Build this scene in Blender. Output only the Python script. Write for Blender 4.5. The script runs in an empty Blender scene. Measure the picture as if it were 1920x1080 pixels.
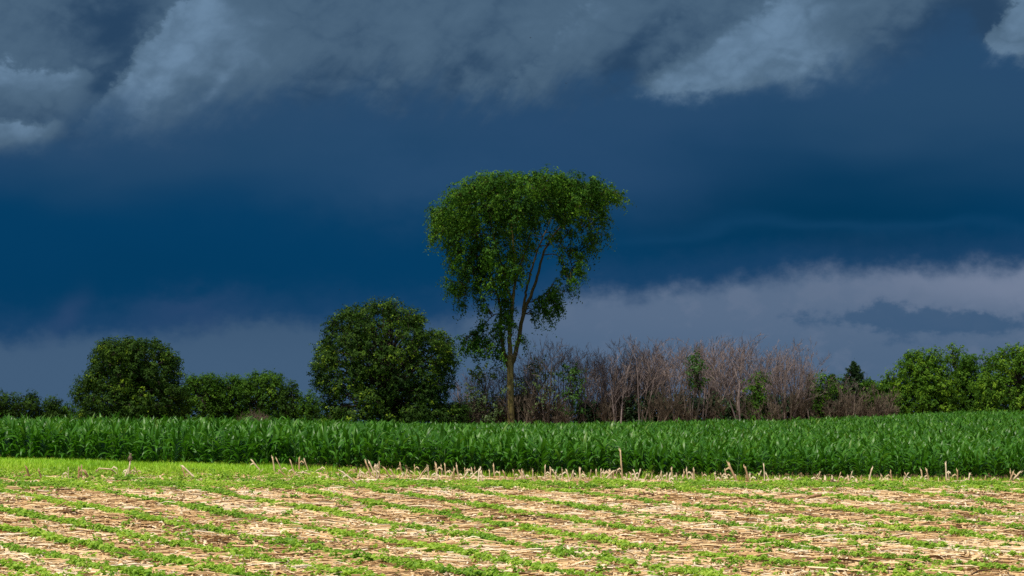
import bpy, math, random
import numpy as np
from mathutils import Vector

R = math.radians
scene = bpy.context.scene
COL = scene.collection

# ------------------------------------------------------------------ camera
FPX = 100.0 / 36.0 * 1920.0          # focal length in photo pixels
H = 2.0                              # eye height
HOR = 770.0                          # horizon row in the photo
TILT = math.atan((HOR - 540.0) / FPX)
cam_d = bpy.data.cameras.new("camera")
cam_d.lens = 100.0; cam_d.sensor_width = 36.0
cam_d.clip_start = 0.5; cam_d.clip_end = 20000.0
cam = bpy.data.objects.new("camera", cam_d); COL.objects.link(cam)
cam.location = (0, 0, H); cam.rotation_euler = (R(90) + TILT, 0, 0)
scene.camera = cam
scene.view_settings.view_transform = 'Standard'
scene.view_settings.look = 'None'
scene.view_settings.exposure = 0.0
scene.view_settings.gamma = 1.0
scene.cycles.use_denoising = False
scene.cycles.max_bounces = 6
scene.cycles.diffuse_bounces = 3
scene.cycles.sample_clamp_indirect = 4.0

SUN_EL, SUN_AZ = R(64), R(-150)       # azimuth from +Y (view direction) towards +X

def s2l(c):
    return tuple((v / 255 / 12.92) if v / 255 <= 0.04045 else ((v / 255 + 0.055) / 1.055) ** 2.4 for v in c)

# ------------------------------------------------------------------ world sky (storm front ahead, open sky overhead and behind)
world = bpy.data.worlds.new("World"); scene.world = world; world.use_nodes = True
wt = world.node_tree; wt.nodes.clear()
class S:
    """a socket with arithmetic, so that the sky can be written as formulas"""
    def __init__(s, k): s.k = k
    def _m(s, op, *o):
        n = wt.nodes.new('ShaderNodeMath'); n.operation = op
        for i, a in enumerate((s,) + o):
            if isinstance(a, S): wt.links.new(a.k, n.inputs[i])
            else: n.inputs[i].default_value = float(a)
        return S(n.outputs[0])
    def __add__(s, o): return s._m('ADD', o)
    def __radd__(s, o): return s._m('ADD', o)
    def __sub__(s, o): return s._m('SUBTRACT', o)
    def __rsub__(s, o): return (s * -1.0) + o
    def __mul__(s, o): return s._m('MULTIPLY', o)
    def __rmul__(s, o): return s._m('MULTIPLY', o)
    def __truediv__(s, o): return s._m('DIVIDE', o)
    def exp(s): return s._m('EXPONENT')
    def clamp(s):
        n = wt.nodes.new('ShaderNodeClamp'); wt.links.new(s.k, n.inputs[0]); return S(n.outputs[0])
    def sstep(s, a, b):
        n = wt.nodes.new('ShaderNodeMapRange'); n.interpolation_type = 'SMOOTHERSTEP'
        wt.links.new(s.k, n.inputs[0])
        n.inputs[1].default_value = a; n.inputs[2].default_value = b
        n.inputs[3].default_value = 0; n.inputs[4].default_value = 1
        return S(n.outputs[0])
    def curve(s, pts, x0, x1, y0, y1):
        n = wt.nodes.new('ShaderNodeFloatCurve'); c = n.mapping.curves[0]
        v = ((s - x0) * (1 / (x1 - x0))).clamp()
        wt.links.new(v.k, n.inputs[1])
        q = [((x - x0) / (x1 - x0), (y - y0) / (y1 - y0)) for x, y in pts]
        c.points[0].location = q[0]; c.points[1].location = q[-1]
        for p in q[1:-1]: c.points.new(*p)
        n.mapping.update()
        return S(n.outputs[0]) * (y1 - y0) + y0
def noise(u, v, su, sv, seed, detail=6, rough=0.55, dist=0.0):
    c = wt.nodes.new('ShaderNodeCombineXYZ')
    wt.links.new((u * su).k, c.inputs[0]); wt.links.new((v * sv).k, c.inputs[1]); c.inputs[2].default_value = seed
    n = wt.nodes.new('ShaderNodeTexNoise'); wt.links.new(c.outputs[0], n.inputs['Vector'])
    n.inputs['Scale'].default_value = 1.0; n.inputs['Detail'].default_value = detail
    n.inputs['Roughness'].default_value = rough; n.inputs['Distortion'].default_value = dist
    return (S(n.outputs[0]) - 0.5) * 1.9
def mixc(f, a, b):
    n = wt.nodes.new('ShaderNodeMix'); n.data_type = 'RGBA'; n.clamp_factor = True
    wt.links.new(f.k, n.inputs['Factor'])
    for key, v in ((6, a), (7, b)):
        if isinstance(v, tuple): n.inputs[key].default_value = s2l(v) + (1,)
        else: wt.links.new(v, n.inputs[key])
    return n.outputs[2]
tc = wt.nodes.new('ShaderNodeTexCoord')
sx = wt.nodes.new('ShaderNodeSeparateXYZ'); wt.links.new(tc.outputs['Generated'], sx.inputs[0])
dx, dy, dz = (S(o) for o in sx.outputs)
AZ = dx._m('ARCTAN2', dy); EL = dz._m('ARCSINE')
U = AZ * 53.33 + 9.6                 # hundreds of photo pixels: a panorama coordinate of azimuth and elevation
V = EL * -53.33 + 7.7
w1 = noise(U, V, .35, .5, 3.1, 4); w2 = noise(U, V, 1.3, 1.7, 9.7, 6, .6)
w3 = noise(U, V, .35, .5, 23.1, 4); w4 = noise(U, V, 1.3, 1.7, 29.7, 6, .6)
def gauss(cu, cv, su, sv, u=None, v=None):
    a = ((u or U) - cu) * (1 / su); b = ((v or V) - cv) * (1 / sv)
    return ((a * a + b * b) * -1.0).exp()
# deep blue rain sheet
hz = noise(U, V, .16, .42, 41.0, 3, .5)
c0 = mixc((V + hz * 1.6).sstep(1.6, 4.6), (40, 75, 108), (4, 60, 99))
c0 = mixc(gauss(15.4, 4.0, 4.2, 1.1, v=V + hz * 1.2) * .9, c0, (2, 53, 86))
c0 = mixc((gauss(8.0, 3.2, 3.0, .75, v=V + w1 * 1.3 + w2 * .3) * .7), c0, (43, 78, 113))
c0 = mixc((gauss(11.2, 3.0, 3.0, .9, v=V + w1 * 1.3) * .5), c0, (41, 74, 111))
c0 = mixc((gauss(2.5, 5.3, 3.5, .6, v=V + w1) * .5), c0, (2, 57, 94))
c0 = mixc((gauss(15.5, 4.25, 4.5, .16, v=V + hz * 1.5 + w1 * .3) * .25), c0, (30, 78, 118))
# pale band low over the horizon
low_b = U.curve([(-30, 6.5), (-3, 6.45), (0, 6.4), (1.4, 6.32), (3.4, 6.25), (4.2, 6.1), (6.2, 6.12), (8.2, 6.05), (9.6, 5.95), (10.6, 5.6), (12.2, 5.45), (14.6, 5.25), (17, 5.12), (19.2, 5.0), (22, 4.9), (50, 4.9)], -30, 50, 3, 8)
ml = (V - low_b + w1 * .30 + w2 * .30 + noise(U, V, 3.5, 4.5, 83.0, 5, .6) * .16)
mlow = ml.sstep(-.34, .30)
mglow = ml.sstep(-1.1, .2) * .32
clow = mixc((U + w1 * 2).sstep(6.5, 11.5), (60, 87, 116), (88, 108, 135))
clow = mixc(V.sstep(5.6, 7.0) * .55, clow, (70, 97, 126))
clow = mixc((w2 * 1.6 + w1 * .8 + .5).sstep(.3, .95) * .35 * U.sstep(9, 13).clamp(), clow, (106, 120, 144))
clow = mixc(gauss(19.0, 5.35, 2.6, .42, v=V + w2 * .5 + w1 * .4) * .75, clow, (120, 132, 156))
c1 = mixc(mglow, c0, (52, 80, 118))
c1 = mixc(mlow, c1, clow)
# mauve wisps above the band on the left
wis = (gauss(1.15, 5.95, .28, .4, u=U + w1 * .9 + (V - 6) * .5) + gauss(3.5, 5.95, 1.0, .25, v=V + w1 * .9 + w2 * .4) * .9)
c1 = mixc(wis * .55, c1, (48, 74, 112))
# dark scud in front of the pale band
su, sv = U + w2 * .8 + w1 * .6, V + w4 * .3
pt = gauss(16.7, 5.92, 1.15, .27, su, sv) * 1.05 + gauss(18.2, 6.1, 1.1, .2, su, sv) + gauss(17.1, 6.1, 1.7, .2, su, sv) * .6 + gauss(14.95, 5.95, .45, .2, su, sv) * .6 + gauss(16.7, 6.45, .9, .12, su, sv) * .5 + gauss(15.3, 5.2, .9, .15) * .5
c1 = mixc((pt * .95 + (pt * 1.6).clamp() * (w2 * 1.1 + w4 * .9 + noise(U, V, 3.2, 5.0, 91.0, 7, .68))).sstep(.05, 1.1) * .8, c1, (55, 86, 119))
# shelf cloud at the top
P0 = U + V * .75
top_b = U.curve([(-30, 3.4), (-4, 3.2), (-.5, 3.0), (.8, 2.75), (2.0, 2.5), (3.6, 2.3), (5.2, 2.05), (6.6, 1.9), (8.4, 1.95), (9.4, 2.05), (10.8, 1.8), (12.2, 1.72), (13.4, 1.75), (14.6, 1.66), (16.2, 1.36), (17.3, 1.02), (18.1, .78), (18.8, 1.2), (20, 1.3), (50, 1.3)], -30, 50, 0, 4)
mt = top_b - V + w3 * .7 + w4 * .5 + noise(P0, V, 2.4, 1.0, 87.0, 7, .62) * U.curve([(-30, .15), (2, .2), (5, .35), (7, .5), (10, .55), (11.6, .35), (12.2, .1), (15, .1), (17, .3), (50, .2)], -30, 50, 0, 1)
mtop = (mt * U.curve([(-30, 1), (-3, 2), (.4, 2.2), (1.6, 1), (5, 1.0), (8, 1.3), (11, 1.5), (12.2, 2.2), (14, 1.7), (15.5, 1.1), (17.8, .9), (18.6, 2.4), (22, 2.2), (50, 1)], -30, 50, 0, 3)).sstep(-.55, .95)
mveil = mt.sstep(-1.3, .6) * .45
P = U + V * .75; Q = V - U * .05      # streaks rise to the right
d1 = noise(P, V, .8, .42, 55.0, 8, .55, .15); d2 = noise(P, V, 2.2, 1.3, 61.0, 8, .6, .2)
d3 = noise(U, V, .25, .4, 71.0, 5)
tone = d1 * .17 + d2 * .07 + d3 * .26 + noise(U, V, 1.1, 1.5, 97.0, 7, .5) * .08 + .50
wu = w3 * 1.1 + w4 * .55 + noise(U, V, 4.5, 5.0, 37.0, 6, .6) * .22              # ragged edges
bil = w4._m('ABSOLUTE') * 1.3 + noise(U, V, 3.0, 3.4, 67.0, 4, .5)._m('ABSOLUTE') * .5   # rounded heads
wb = w3 * .7 + bil * .8 - .3
tone = tone + (bil - .3) * .14 + (noise(U, V, .95, 1.5, 131.0, 5, .5, .3)._m('ABSOLUTE') - .22) * .42 + noise(P0, V, .9, .5, 113.0, 5, .5) * .16
def edge(px0, py0, px1, py1, soft, reach, ext, seed, wu=None):
    wu = wu or wb
    """a lit cloud edge: bright on one side of the line, fading away from it"""
    L = math.hypot(px1 - px0, py1 - py0); tx, ty = (px1 - px0) / L, (py1 - py0) / L
    t = (U - px0) * tx + (V - py0) * ty
    n = (U - px0) * (-ty) + (V - py0) * tx + wu * seed
    wu_ = wu
    w = t.sstep(-ext, ext * .5) * (1 - t.sstep(L - ext * .5, L + ext))
    return n.sstep(-soft, soft) * (n.sstep(0, reach) * -1.0 + 1.0) * w
e1 = edge(1.7, 2.0, 3.6, -.3, .12, 3.2, .8, .55)
e2 = edge(11.8, 1.75, 14.8, -.2, .24, 4.2, 1.2, .30)
e3 = edge(18.2, 1.1, 19.2, -.3, .12, 2.2, .6, .55)
e4 = edge(-1.5, 1.05, 1.5, 1.25, .15, 1.0, .7, .55)
e5 = edge(-1.5, 2.35, .85, 2.3, .13, .8, .5, .6)
e6 = gauss(3.85, 1.9, .16, .55, u=U + (V - 1.9) * .85 + wu * .3)
e7 = edge(9.4, 1.6, 11.2, -.2, .2, 1.2, .8, .8)
dk = gauss(2.1, .55, .85, .75, u=U + wu * .7) * .75 + gauss(1.9, 1.6, .22, .35, u=U + (V - 1.6) * .9 + wu * .3) * .5 + gauss(11.9, .9, .3, 1.0, u=U + (V - .9) * .9 + wu * .8) * .35 + gauss(18.1, .4, .6, .8, u=U + (V - .4) * .6 + wu * .4) * .65
tone = tone + e1 * .44 + e2 * .52 + e3 * .52 + e4 * .42 + e5 * .48 + e6 * .22 + e7 * .16 - dk * .5 - (mt.sstep(0, 1.6) * -1 + 1) * .22
ctop = mixc(tone.sstep(-.05, .6), (40, 68, 97), (75, 101, 125))
ctop = mixc(tone.sstep(.45, 1.15), ctop, (110, 139, 167))
c2 = mixc(mveil, c1, (40, 73, 110))
storm = mixc((mtop + e5 * .5 + (e3 * .4 + e2 * .45) * mt.sstep(-.15, .35)).clamp(), c2, ctop)
# fine grain of the cloud
sky = wt.nodes.new('ShaderNodeTexSky'); sky.sky_type = 'NISHITA'; sky.sun_disc = False
sky.sun_elevation = SUN_EL; sky.sun_rotation = SUN_AZ
sky.air_density = 1.0; sky.dust_density = 2.0
front = (AZ * AZ * (1 / 1.0) + EL * EL * (1 / .36))
fm = front.sstep(.45, 1.5)
sc10 = wt.nodes.new('ShaderNodeVectorMath'); sc10.operation = 'SCALE'; wt.links.new(storm, sc10.inputs[0]); sc10.inputs['Scale'].default_value = 10.0
mx = wt.nodes.new('ShaderNodeMix'); mx.data_type = 'RGBA'
wt.links.new(fm.k, mx.inputs['Factor']); wt.links.new(sc10.outputs[0], mx.inputs[6]); wt.links.new(sky.outputs[0], mx.inputs[7])
bg = wt.nodes.new('ShaderNodeBackground'); bg.inputs['Strength'].default_value = 0.1
wt.links.new(mx.outputs[2], bg.inputs['Color'])
wo = wt.nodes.new('ShaderNodeOutputWorld'); wt.links.new(bg.outputs[0], wo.inputs['Surface'])
world.cycles.sampling_method = 'MANUAL'; world.cycles.sample_map_resolution = 512

# ------------------------------------------------------------------ sun
sd = bpy.data.lights.new("sun", 'SUN'); sd.energy = 4.8; sd.angle = R(3.0); sd.color = (1.0, .945, .86)
sd.color = (1.0, .93, .81)
so = bpy.data.objects.new("sun", sd); COL.objects.link(so)
sdir = Vector((math.sin(SUN_AZ) * math.cos(SUN_EL), math.cos(SUN_AZ) * math.cos(SUN_EL), math.sin(SUN_EL)))
so.rotation_euler = sdir.to_track_quat('Z', 'Y').to_euler(); so.location = sdir * 50

# ------------------------------------------------------------------ helpers
def P3(px, py, Y):
    """world point at depth Y on the photo's ray through (px, py)"""
    a, b = (px - 960) / FPX, (540 - py) / FPX
    c, s = math.cos(TILT), math.sin(TILT)
    wy, wz = c - b * s, s + b * c
    return np.array((a / wy * Y, Y, H + wz / wy * Y))
COLS = np.array([0, 480, 960, 1440, 1920.])
TAB = [(34, (1082, 1082, 1082, 1082, 1082)), (45, (985, 990, 995, 1000, 1000)), (55, (935, 942, 948, 952, 952)),
       (63, (903, 914, 923, 928, 929)), (71, (870, 880, 894, 900, 902)), (85, (856, 861, 869, 876, 877)),
       (110, (845, 845, 849, 845, 836)), (140, (836, 834, 834, 826, 811)), (165, (829, 826, 825, 815, 794)),
       (175, (828, 825, 823, 812, 791)), (200, (833, 830, 828, 818, 800))]
TY = np.array([t[0] for t in TAB], float)
TZ = np.array([[-(y - HOR) * t[0] / FPX for y in t[1]] for t in TAB]) + H
TY = np.concatenate(([-80, 12], TY, [300, 900, 6000])); TZ = np.vstack(([TZ[0] * 0 + 0.0] * 2, TZ, [TZ[0] * 0 - 4.0], [TZ[0] * 0 - 25], [TZ[0] * 0 - 90]))
DX = 40.0
FINE_Y = np.concatenate((np.linspace(-80, 300, 761), np.linspace(305, 6000, 300)))
FZ = np.stack([np.interp(FINE_Y, TY, TZ[:, i]) for i in range(5)], 1)
ker = np.hanning(9)[1:-1]; ker /= ker.sum()
FZ[4:757] = np.stack([np.convolve(FZ[:, i], ker, 'same') for i in range(5)], 1)[4:757]
def gz(x, Y):
    x = np.asarray(x, float); Y = np.asarray(Y, float)
    u = np.clip(960 + FPX * x / np.maximum(Y, 12), -60, 1980)
    t = np.clip(u / 480, 0, 3.9999); i = t.astype(int); f = t - i; f = f * f * (3 - 2 * f)
    z = [np.interp(Y, FINE_Y, FZ[:, k]) for k in range(5)]
    z = np.stack([np.broadcast_to(a, np.broadcast(x, Y).shape) for a in z], -1)
    a = np.take_along_axis(z, np.broadcast_to(i, z.shape[:-1])[..., None], -1)[..., 0]
    b = np.take_along_axis(z, np.broadcast_to(i + 1, z.shape[:-1])[..., None], -1)[..., 0]
    return a * (1 - f) + b * f + .012 * np.sin(x * 2.1 + Y * .7) * np.sin(Y * 1.3 - x * .4) * (Y < 75)
YS = np.linspace(28, 74, 700)
def ground_at(px, py):
    """the spot of ground seen at a photo pixel of the near field -> arrays x, Y, z"""
    px = np.atleast_1d(np.asarray(px, float)); py = np.atleast_1d(np.asarray(py, float))
    X = (px[:, None] - 960) / FPX * YS[None, :]
    z = gz(X, YS[None, :] + 0 * X)
    row = HOR + (H - z) * FPX / YS[None, :]
    row = np.minimum.accumulate(row, 1)
    Y = np.array([np.interp(-py[i], -row[i], YS) for i in range(len(px))])
    x = (px - 960) / FPX * Y
    return x, Y, gz(x, Y)

class MB:
    """gathers polygons; build() links them as one mesh object"""
    def __init__(s): s.v = []; s.q = []; s.t = []; s.n = 0
    def add(s, v, q, t):
        v = np.asarray(v, float).reshape(-1, 3); q = np.asarray(q, int).reshape(-1, 4)
        s.v.append(v); s.q.append(q + s.n); s.t.append(np.broadcast_to(np.asarray(t, float), (len(v),))); s.n += len(v)
    def tube(s, pts, rad, sides=5, tint=.5, cap=True):
        pts = np.asarray(pts, float); n = len(pts); rad = np.broadcast_to(np.asarray(rad, float), (n,))
        tg = np.gradient(pts, axis=0); tg /= np.linalg.norm(tg, axis=1)[:, None] + 1e-9
        ref = np.array((0.31, 0.95, .05)) if abs(tg[0][2]) > .6 else np.array((0.05, .1, 1.))
        a = np.cross(tg, ref); a /= np.linalg.norm(a, axis=1)[:, None] + 1e-9; b = np.cross(tg, a)
        th = np.arange(sides) * 2 * np.pi / sides
        ring = a[:, None] * np.cos(th)[None, :, None] + b[:, None] * np.sin(th)[None, :, None]
        v = pts[:, None] + ring * rad[:, None, None]
        i = np.arange(n - 1)[:, None] * sides; j = np.arange(sides)[None]
        q = np.stack((i + j, i + (j + 1) % sides, i + sides + (j + 1) % sides, i + sides + j), -1).reshape(-1, 4)
        vv = v.reshape(-1, 3)
        if cap:
            base = len(vv); vv = np.vstack((vv, pts[-1]))
            k = (n - 1) * sides
            q = np.vstack((q, [(k + m, k + (m + 1) % sides, base, base) for m in range(sides)]))
        s.add(vv, q, tint)
    def build(s, name, mat, parent=None, smooth=False):
        v = np.concatenate(s.v); q = np.concatenate(s.q); t = np.concatenate(s.t)
        return mesh_obj(name, v, q, t, mat, parent, smooth)
def mesh_data(name, v, q, t, mat, smooth=False):
    me = bpy.data.meshes.new(name)
    tri = q[:, 3] == q[:, 2]
    tot = np.where(tri, 3, 4); start = np.concatenate(([0], np.cumsum(tot)[:-1]))
    keep = np.ones(q.shape, bool); keep[tri, 3] = False
    li = q[keep]
    me.vertices.add(len(v)); me.vertices.foreach_set('co', v.astype(np.float32).ravel())
    me.loops.add(len(li)); me.loops.foreach_set('vertex_index', li.astype(np.int32))
    me.polygons.add(len(q)); me.polygons.foreach_set('loop_start', start.astype(np.int32)); me.polygons.foreach_set('loop_total', tot.astype(np.int32))
    me.polygons.foreach_set('use_smooth', np.full(len(q), smooth))
    at = me.attributes.new('tint', 'FLOAT', 'POINT'); at.data.foreach_set('value', t.astype(np.float32))
    me.update(calc_edges=True); me.materials.append(mat)
    return me
def mesh_obj(name, v, q, t, mat, parent=None, smooth=False):
    o = bpy.data.objects.new(name, mesh_data(name, v, q, t, mat, smooth)); COL.objects.link(o)
    if parent: o.parent = parent
    return o
def thing(name, label, cat, loc=(0, 0, 0), group=None):
    o = bpy.data.objects.new(name, None); COL.objects.link(o); o.location = loc; o.empty_display_size = .1
    return tag(o, label, cat, group)
def tag(o, label=None, cat=None, group=None, kind=None):
    for k, v in (('label', label), ('category', cat), ('group', group), ('kind', kind)):
        if v: o[k] = v
    return o
def copy_thing(root, loc, rz, sc=(1, 1, 1), label=None):
    c = root.copy(); COL.objects.link(c); c.location = loc; c.rotation_euler = (0, 0, rz); c.scale = sc
    if label: c['label'] = label
    for ch in root.children:
        d = ch.copy(); COL.objects.link(d); d.parent = c
    return c

# ------------------------------------------------------------------ materials
def mat_base(name):
    m = bpy.data.materials.new(name); m.use_nodes = True; t = m.node_tree
    return m, t, t.nodes['Principled BSDF'], t.nodes['Material Output']
def ramp(t, stops):
    r = t.nodes.new('ShaderNodeValToRGB'); e = r.color_ramp.elements
    while len(e) > 1: e.remove(e[-1])
    e[0].position = stops[0][0]; e[0].color = tuple(stops[0][1]) + (1,)
    for p, c in stops[1:]:
        k = e.new(p); k.color = tuple(c) + (1,)
    return r
def leaf_mat(name, stops, trans=.3, rough=.45, spec=.35, tcol=1.5):
    m, t, b, out = mat_base(name)
    a = t.nodes.new('ShaderNodeAttribute'); a.attribute_name = 'tint'
    r = ramp(t, stops); t.links.new(a.outputs['Fac'], r.inputs[0]); t.links.new(r.outputs[0], b.inputs['Base Color'])
    b.inputs['Roughness'].default_value = rough; b.inputs['Specular IOR Level'].default_value = spec
    tr = t.nodes.new('ShaderNodeBsdfTranslucent')
    hs = t.nodes.new('ShaderNodeMix'); hs.data_type = 'RGBA'; hs.blend_type = 'MULTIPLY'; hs.inputs['Factor'].default_value = 1
    t.links.new(r.outputs[0], hs.inputs[6]); hs.inputs[7].default_value = (tcol * 1.0, tcol * 1.05, tcol * .55, 1)
    t.links.new(hs.outputs[2], tr.inputs[0])
    mx = t.nodes.new('ShaderNodeMixShader'); mx.inputs[0].default_value = trans
    t.links.new(b.outputs[0], mx.inputs[1]); t.links.new(tr.outputs[0], mx.inputs[2]); t.links.new(mx.outputs[0], out.inputs[0])
    return m
def tint_mat(name, stops, rough=.8, spec=.2, nscale=0, namp=.3, stretch=(1, 1, 1)):
    m, t, b, out = mat_base(name)
    a = t.nodes.new('ShaderNodeAttribute'); a.attribute_name = 'tint'
    fac = a.outputs['Fac']
    if nscale:
        tcn = t.nodes.new('ShaderNodeTexCoord'); mp = t.nodes.new('ShaderNodeMapping'); mp.inputs['Scale'].default_value = stretch
        n = t.nodes.new('ShaderNodeTexNoise'); n.inputs['Scale'].default_value = nscale; n.inputs['Detail'].default_value = 5
        t.links.new(tcn.outputs['Object'], mp.inputs[0]); t.links.new(mp.outputs[0], n.inputs['Vector'])
        m1 = t.nodes.new('ShaderNodeMath'); m1.operation = 'MULTIPLY_ADD'; t.links.new(n.outputs[0], m1.inputs[0]); m1.inputs[1].default_value = namp * 2; m1.inputs[2].default_value = -namp
        m2 = t.nodes.new('ShaderNodeMath'); m2.operation = 'ADD'; t.links.new(m1.outputs[0], m2.inputs[0]); t.links.new(fac, m2.inputs[1]); fac = m2.outputs[0]
    r = ramp(t, stops); t.links.new(fac, r.inputs[0]); t.links.new(r.outputs[0], b.inputs['Base Color'])
    b.inputs['Roughness'].default_value = rough; b.inputs['Specular IOR Level'].default_value = spec
    return m
M = {}
M['corn'] = leaf_mat('corn_leaf', [(0, (.022, .085, .007)), (.5, (.046, .155, .011)), (.85, (.085, .23, .018)), (1, (.12, .22, .03))], .30, .42, .32)
M['corn_stalk'] = tint_mat('corn_stalk', [(0, (.05, .12, .025)), (1, (.10, .20, .05))], .6)
M['soy'] = leaf_mat('soybean_leaf', [(0, (.13, .27, .04)), (.5, (.28, .45, .06)), (1, (.45, .58, .10))], .35, .6, .12)
M['soy_stem'] = tint_mat('soybean_stem', [(0, (.14, .2, .05)), (1, (.25, .25, .1))])
M['grass'] = leaf_mat('grass_blade', [(0, (.20, .40, .02)), (.6, (.34, .58, .035)), (1, (.48, .62, .07))], .4, .5, .3)
M['elm'] = leaf_mat('elm_leaf', [(0, (.014, .052, .005)), (.6, (.046, .13, .011)), (1, (.14, .27, .018))], .3, .6, .1)
M['maple'] = leaf_mat('dark_leaf', [(0, (.010, .032, .004)), (.6, (.032, .076, .007)), (.92, (.080, .15, .012)), (1, (.19, .28, .016))], .25, .6, .1)
M['green'] = leaf_mat('green_leaf', [(0, (.016, .052, .005)), (.6, (.060, .145, .011)), (1, (.17, .29, .018))], .3, .6, .1)
M['pale'] = leaf_mat('pale_leaf', [(0, (.05, .10, .03)), (1, (.14, .2, .06))], .3, .5, .3)
M['bright'] = leaf_mat('bright_leaf', [(0, (.022, .08, .01)), (1, (.075, .17, .022))], .35, .5, .3)
M['cedar'] = leaf_mat('cedar_leaf', [(0, (.010, .032, .008)), (1, (.038, .09, .020))], .15, .6, .25)
M['elm_bark'] = tint_mat('elm_bark', [(0, (.026, .020, .009)), (.5, (.085, .068, .026)), (1, (.19, .155, .055))], .9, .1, 9, .4, (1, 1, .25))
M['bark'] = tint_mat('dark_bark', [(0, (.02, .017, .013)), (1, (.09, .075, .06))], .9, .1, 8, .35, (1, 1, .3))
M['bare'] = tint_mat('bare_wood', [(0, (.088, .066, .059)), (.5, (.18, .136, .124)), (1, (.29, .232, .213))], .9, .1, 3, .25)
M['brush'] = tint_mat('brush_wood', [(0, (.045, .033, .022)), (.5, (.105, .080, .056)), (1, (.21, .165, .125))], .9, .1, 3, .25)
M['straw'] = tint_mat('corn_straw', [(0, (.13, .065, .032)), (.25, (.34, .195, .095)), (.6, (.56, .41, .235)), (1, (.70, .59, .42))], .7, .25, 14, .25, (1, 1, .2))
M['litter'] = tint_mat('straw_litter', [(0, (.10, .055, .026)), (.2, (.27, .155, .066)), (.5, (.60, .385, .175)), (.82, (.78, .575, .315)), (1, (.81, .69, .49))], .75, .2)

# ------------------------------------------------------------------ ground
def soil_material():
    m, t, b, out = mat_base('field_soil')
    tcn = t.nodes.new('ShaderNodeTexCoord')
    n1 = t.nodes.new('ShaderNodeTexNoise'); n1.inputs['Scale'].default_value = 1.3; n1.inputs['Detail'].default_value = 8; n1.inputs['Roughness'].default_value = .65
    n2 = t.nodes.new('ShaderNodeTexNoise'); n2.inputs['Scale'].default_value = 24; n2.inputs['Detail'].default_value = 6
    for n in (n1, n2): t.links.new(tcn.outputs['Object'], n.inputs['Vector'])
    ad = t.nodes.new('ShaderNodeMath'); ad.operation = 'MULTIPLY_ADD'; t.links.new(n2.outputs[0], ad.inputs[0]); ad.inputs[1].default_value = .6
    t.links.new(n1.outputs[0], ad.inputs[2])
    r = ramp(t, [(.5, (.09, .055, .03)), (.75, (.19, .118, .062)), (.95, (.42, .29, .165))])
    t.links.new(ad.outputs[0], r.inputs[0]); t.links.new(r.outputs[0], b.inputs['Base Color'])
    b.inputs['Roughness'].default_value = .95; b.inputs['Specular IOR Level'].default_value = .1
    bp = t.nodes.new('ShaderNodeBump'); bp.inputs['Strength'].default_value = .6; bp.inputs['Distance'].default_value = .05
    t.links.new(n2.outputs[0], bp.inputs['Height']); t.links.new(bp.outputs[0], b.inputs['Normal'])
    return m
gy = np.concatenate((np.linspace(-60, 28, 24), np.linspace(29, 76, 95), np.linspace(78, 210, 67), np.geomspace(220, 5500, 30)))
gu = np.concatenate((np.linspace(-7000, -1500, 12), np.linspace(-1400, 1400, 161), np.linspace(1500, 7000, 12)))
GX = gu[None, :] * (np.maximum(gy, 0)[:, None] + 14) / FPX; GYY = gy[:, None] + 0 * GX
GZ = gz(GX, GYY)
gv = np.stack((GX, GYY, GZ), -1).reshape(-1, 3); nu = len(gu)
ii, jj = np.meshgrid(np.arange(len(gy) - 1), np.arange(nu - 1), indexing='ij'); k = (ii * nu + jj).ravel()
gq = np.stack((k, k + 1, k + nu + 1, k + nu), -1)
ground = mesh_obj('ground', gv, gq, np.full(len(gv), .5), soil_material(), None, True)
tag(ground, kind='structure')

# ------------------------------------------------------------------ soybean rows: curves traced over the near field
ROWS = {0: {0: 886, 1: 924, 2: 961, 3: 996, 4: 1031, 5: 1066, 6: 1100},
        240: {-1: 898, 0: 935, 1: 972, 2: 1010, 3: 1045, 4: 1080, 5: 1115},
        720: {-4: 902, -3: 926, -2: 953, -1: 986, 0: 1022, 1: 1058, 2: 1095},
        1200: {-6: 914, -5: 944, -4: 973, -3: 1002, -2: 1035, -1: 1068, 0: 1103},
        1680: {-9: 903, -8: 926, -7: 950, -6: 973, -5: 998, -4: 1024, -3: 1054, -2: 1086},
        1920: {-10: 905, -9: 929, -8: 951, -7: 974, -6: 997, -5: 1022, -4: 1049, -3: 1079}}
def row_pixels(kk):
    xs = [x for x in ROWS if kk in ROWS[x]]; ys = [ROWS[x][kk] for x in xs]
    if len(xs) == 1:
        s = .21 - .1 * xs[0] / 1920
        xs = [xs[0] - 200] + xs + [xs[0] + 200]; ys = [ys[0] - 200 * s, ys[0], ys[0] + 200 * s]
    s0 = (ys[1] - ys[0]) / (xs[1] - xs[0]); s1 = (ys[-1] - ys[-2]) / (xs[-1] - xs[-2])
    X = np.arange(-160, 2080, 4.0)
    Y = np.interp(X, xs, ys)
    Y = np.where(X < xs[0], ys[0] + (X - xs[0]) * (s0 + .01), Y); Y = np.where(X > xs[-1], ys[-1] + (X - xs[-1]) * (s1 - .01), Y)
    Y = np.convolve(np.pad(Y, 40, 'reflect', reflect_type='odd'), np.ones(81) / 81, 'valid')
    g = (Y > 903 + 0 * X) & (Y < 1120)
    return X[g], Y[g]
def stub_line(px):                    # photo row of the last soybean row / the line of stubble
    return np.interp(px, [0, 300, 640, 960, 1300, 1920], [908, 908, 906, 906, 907, 908])

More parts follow.
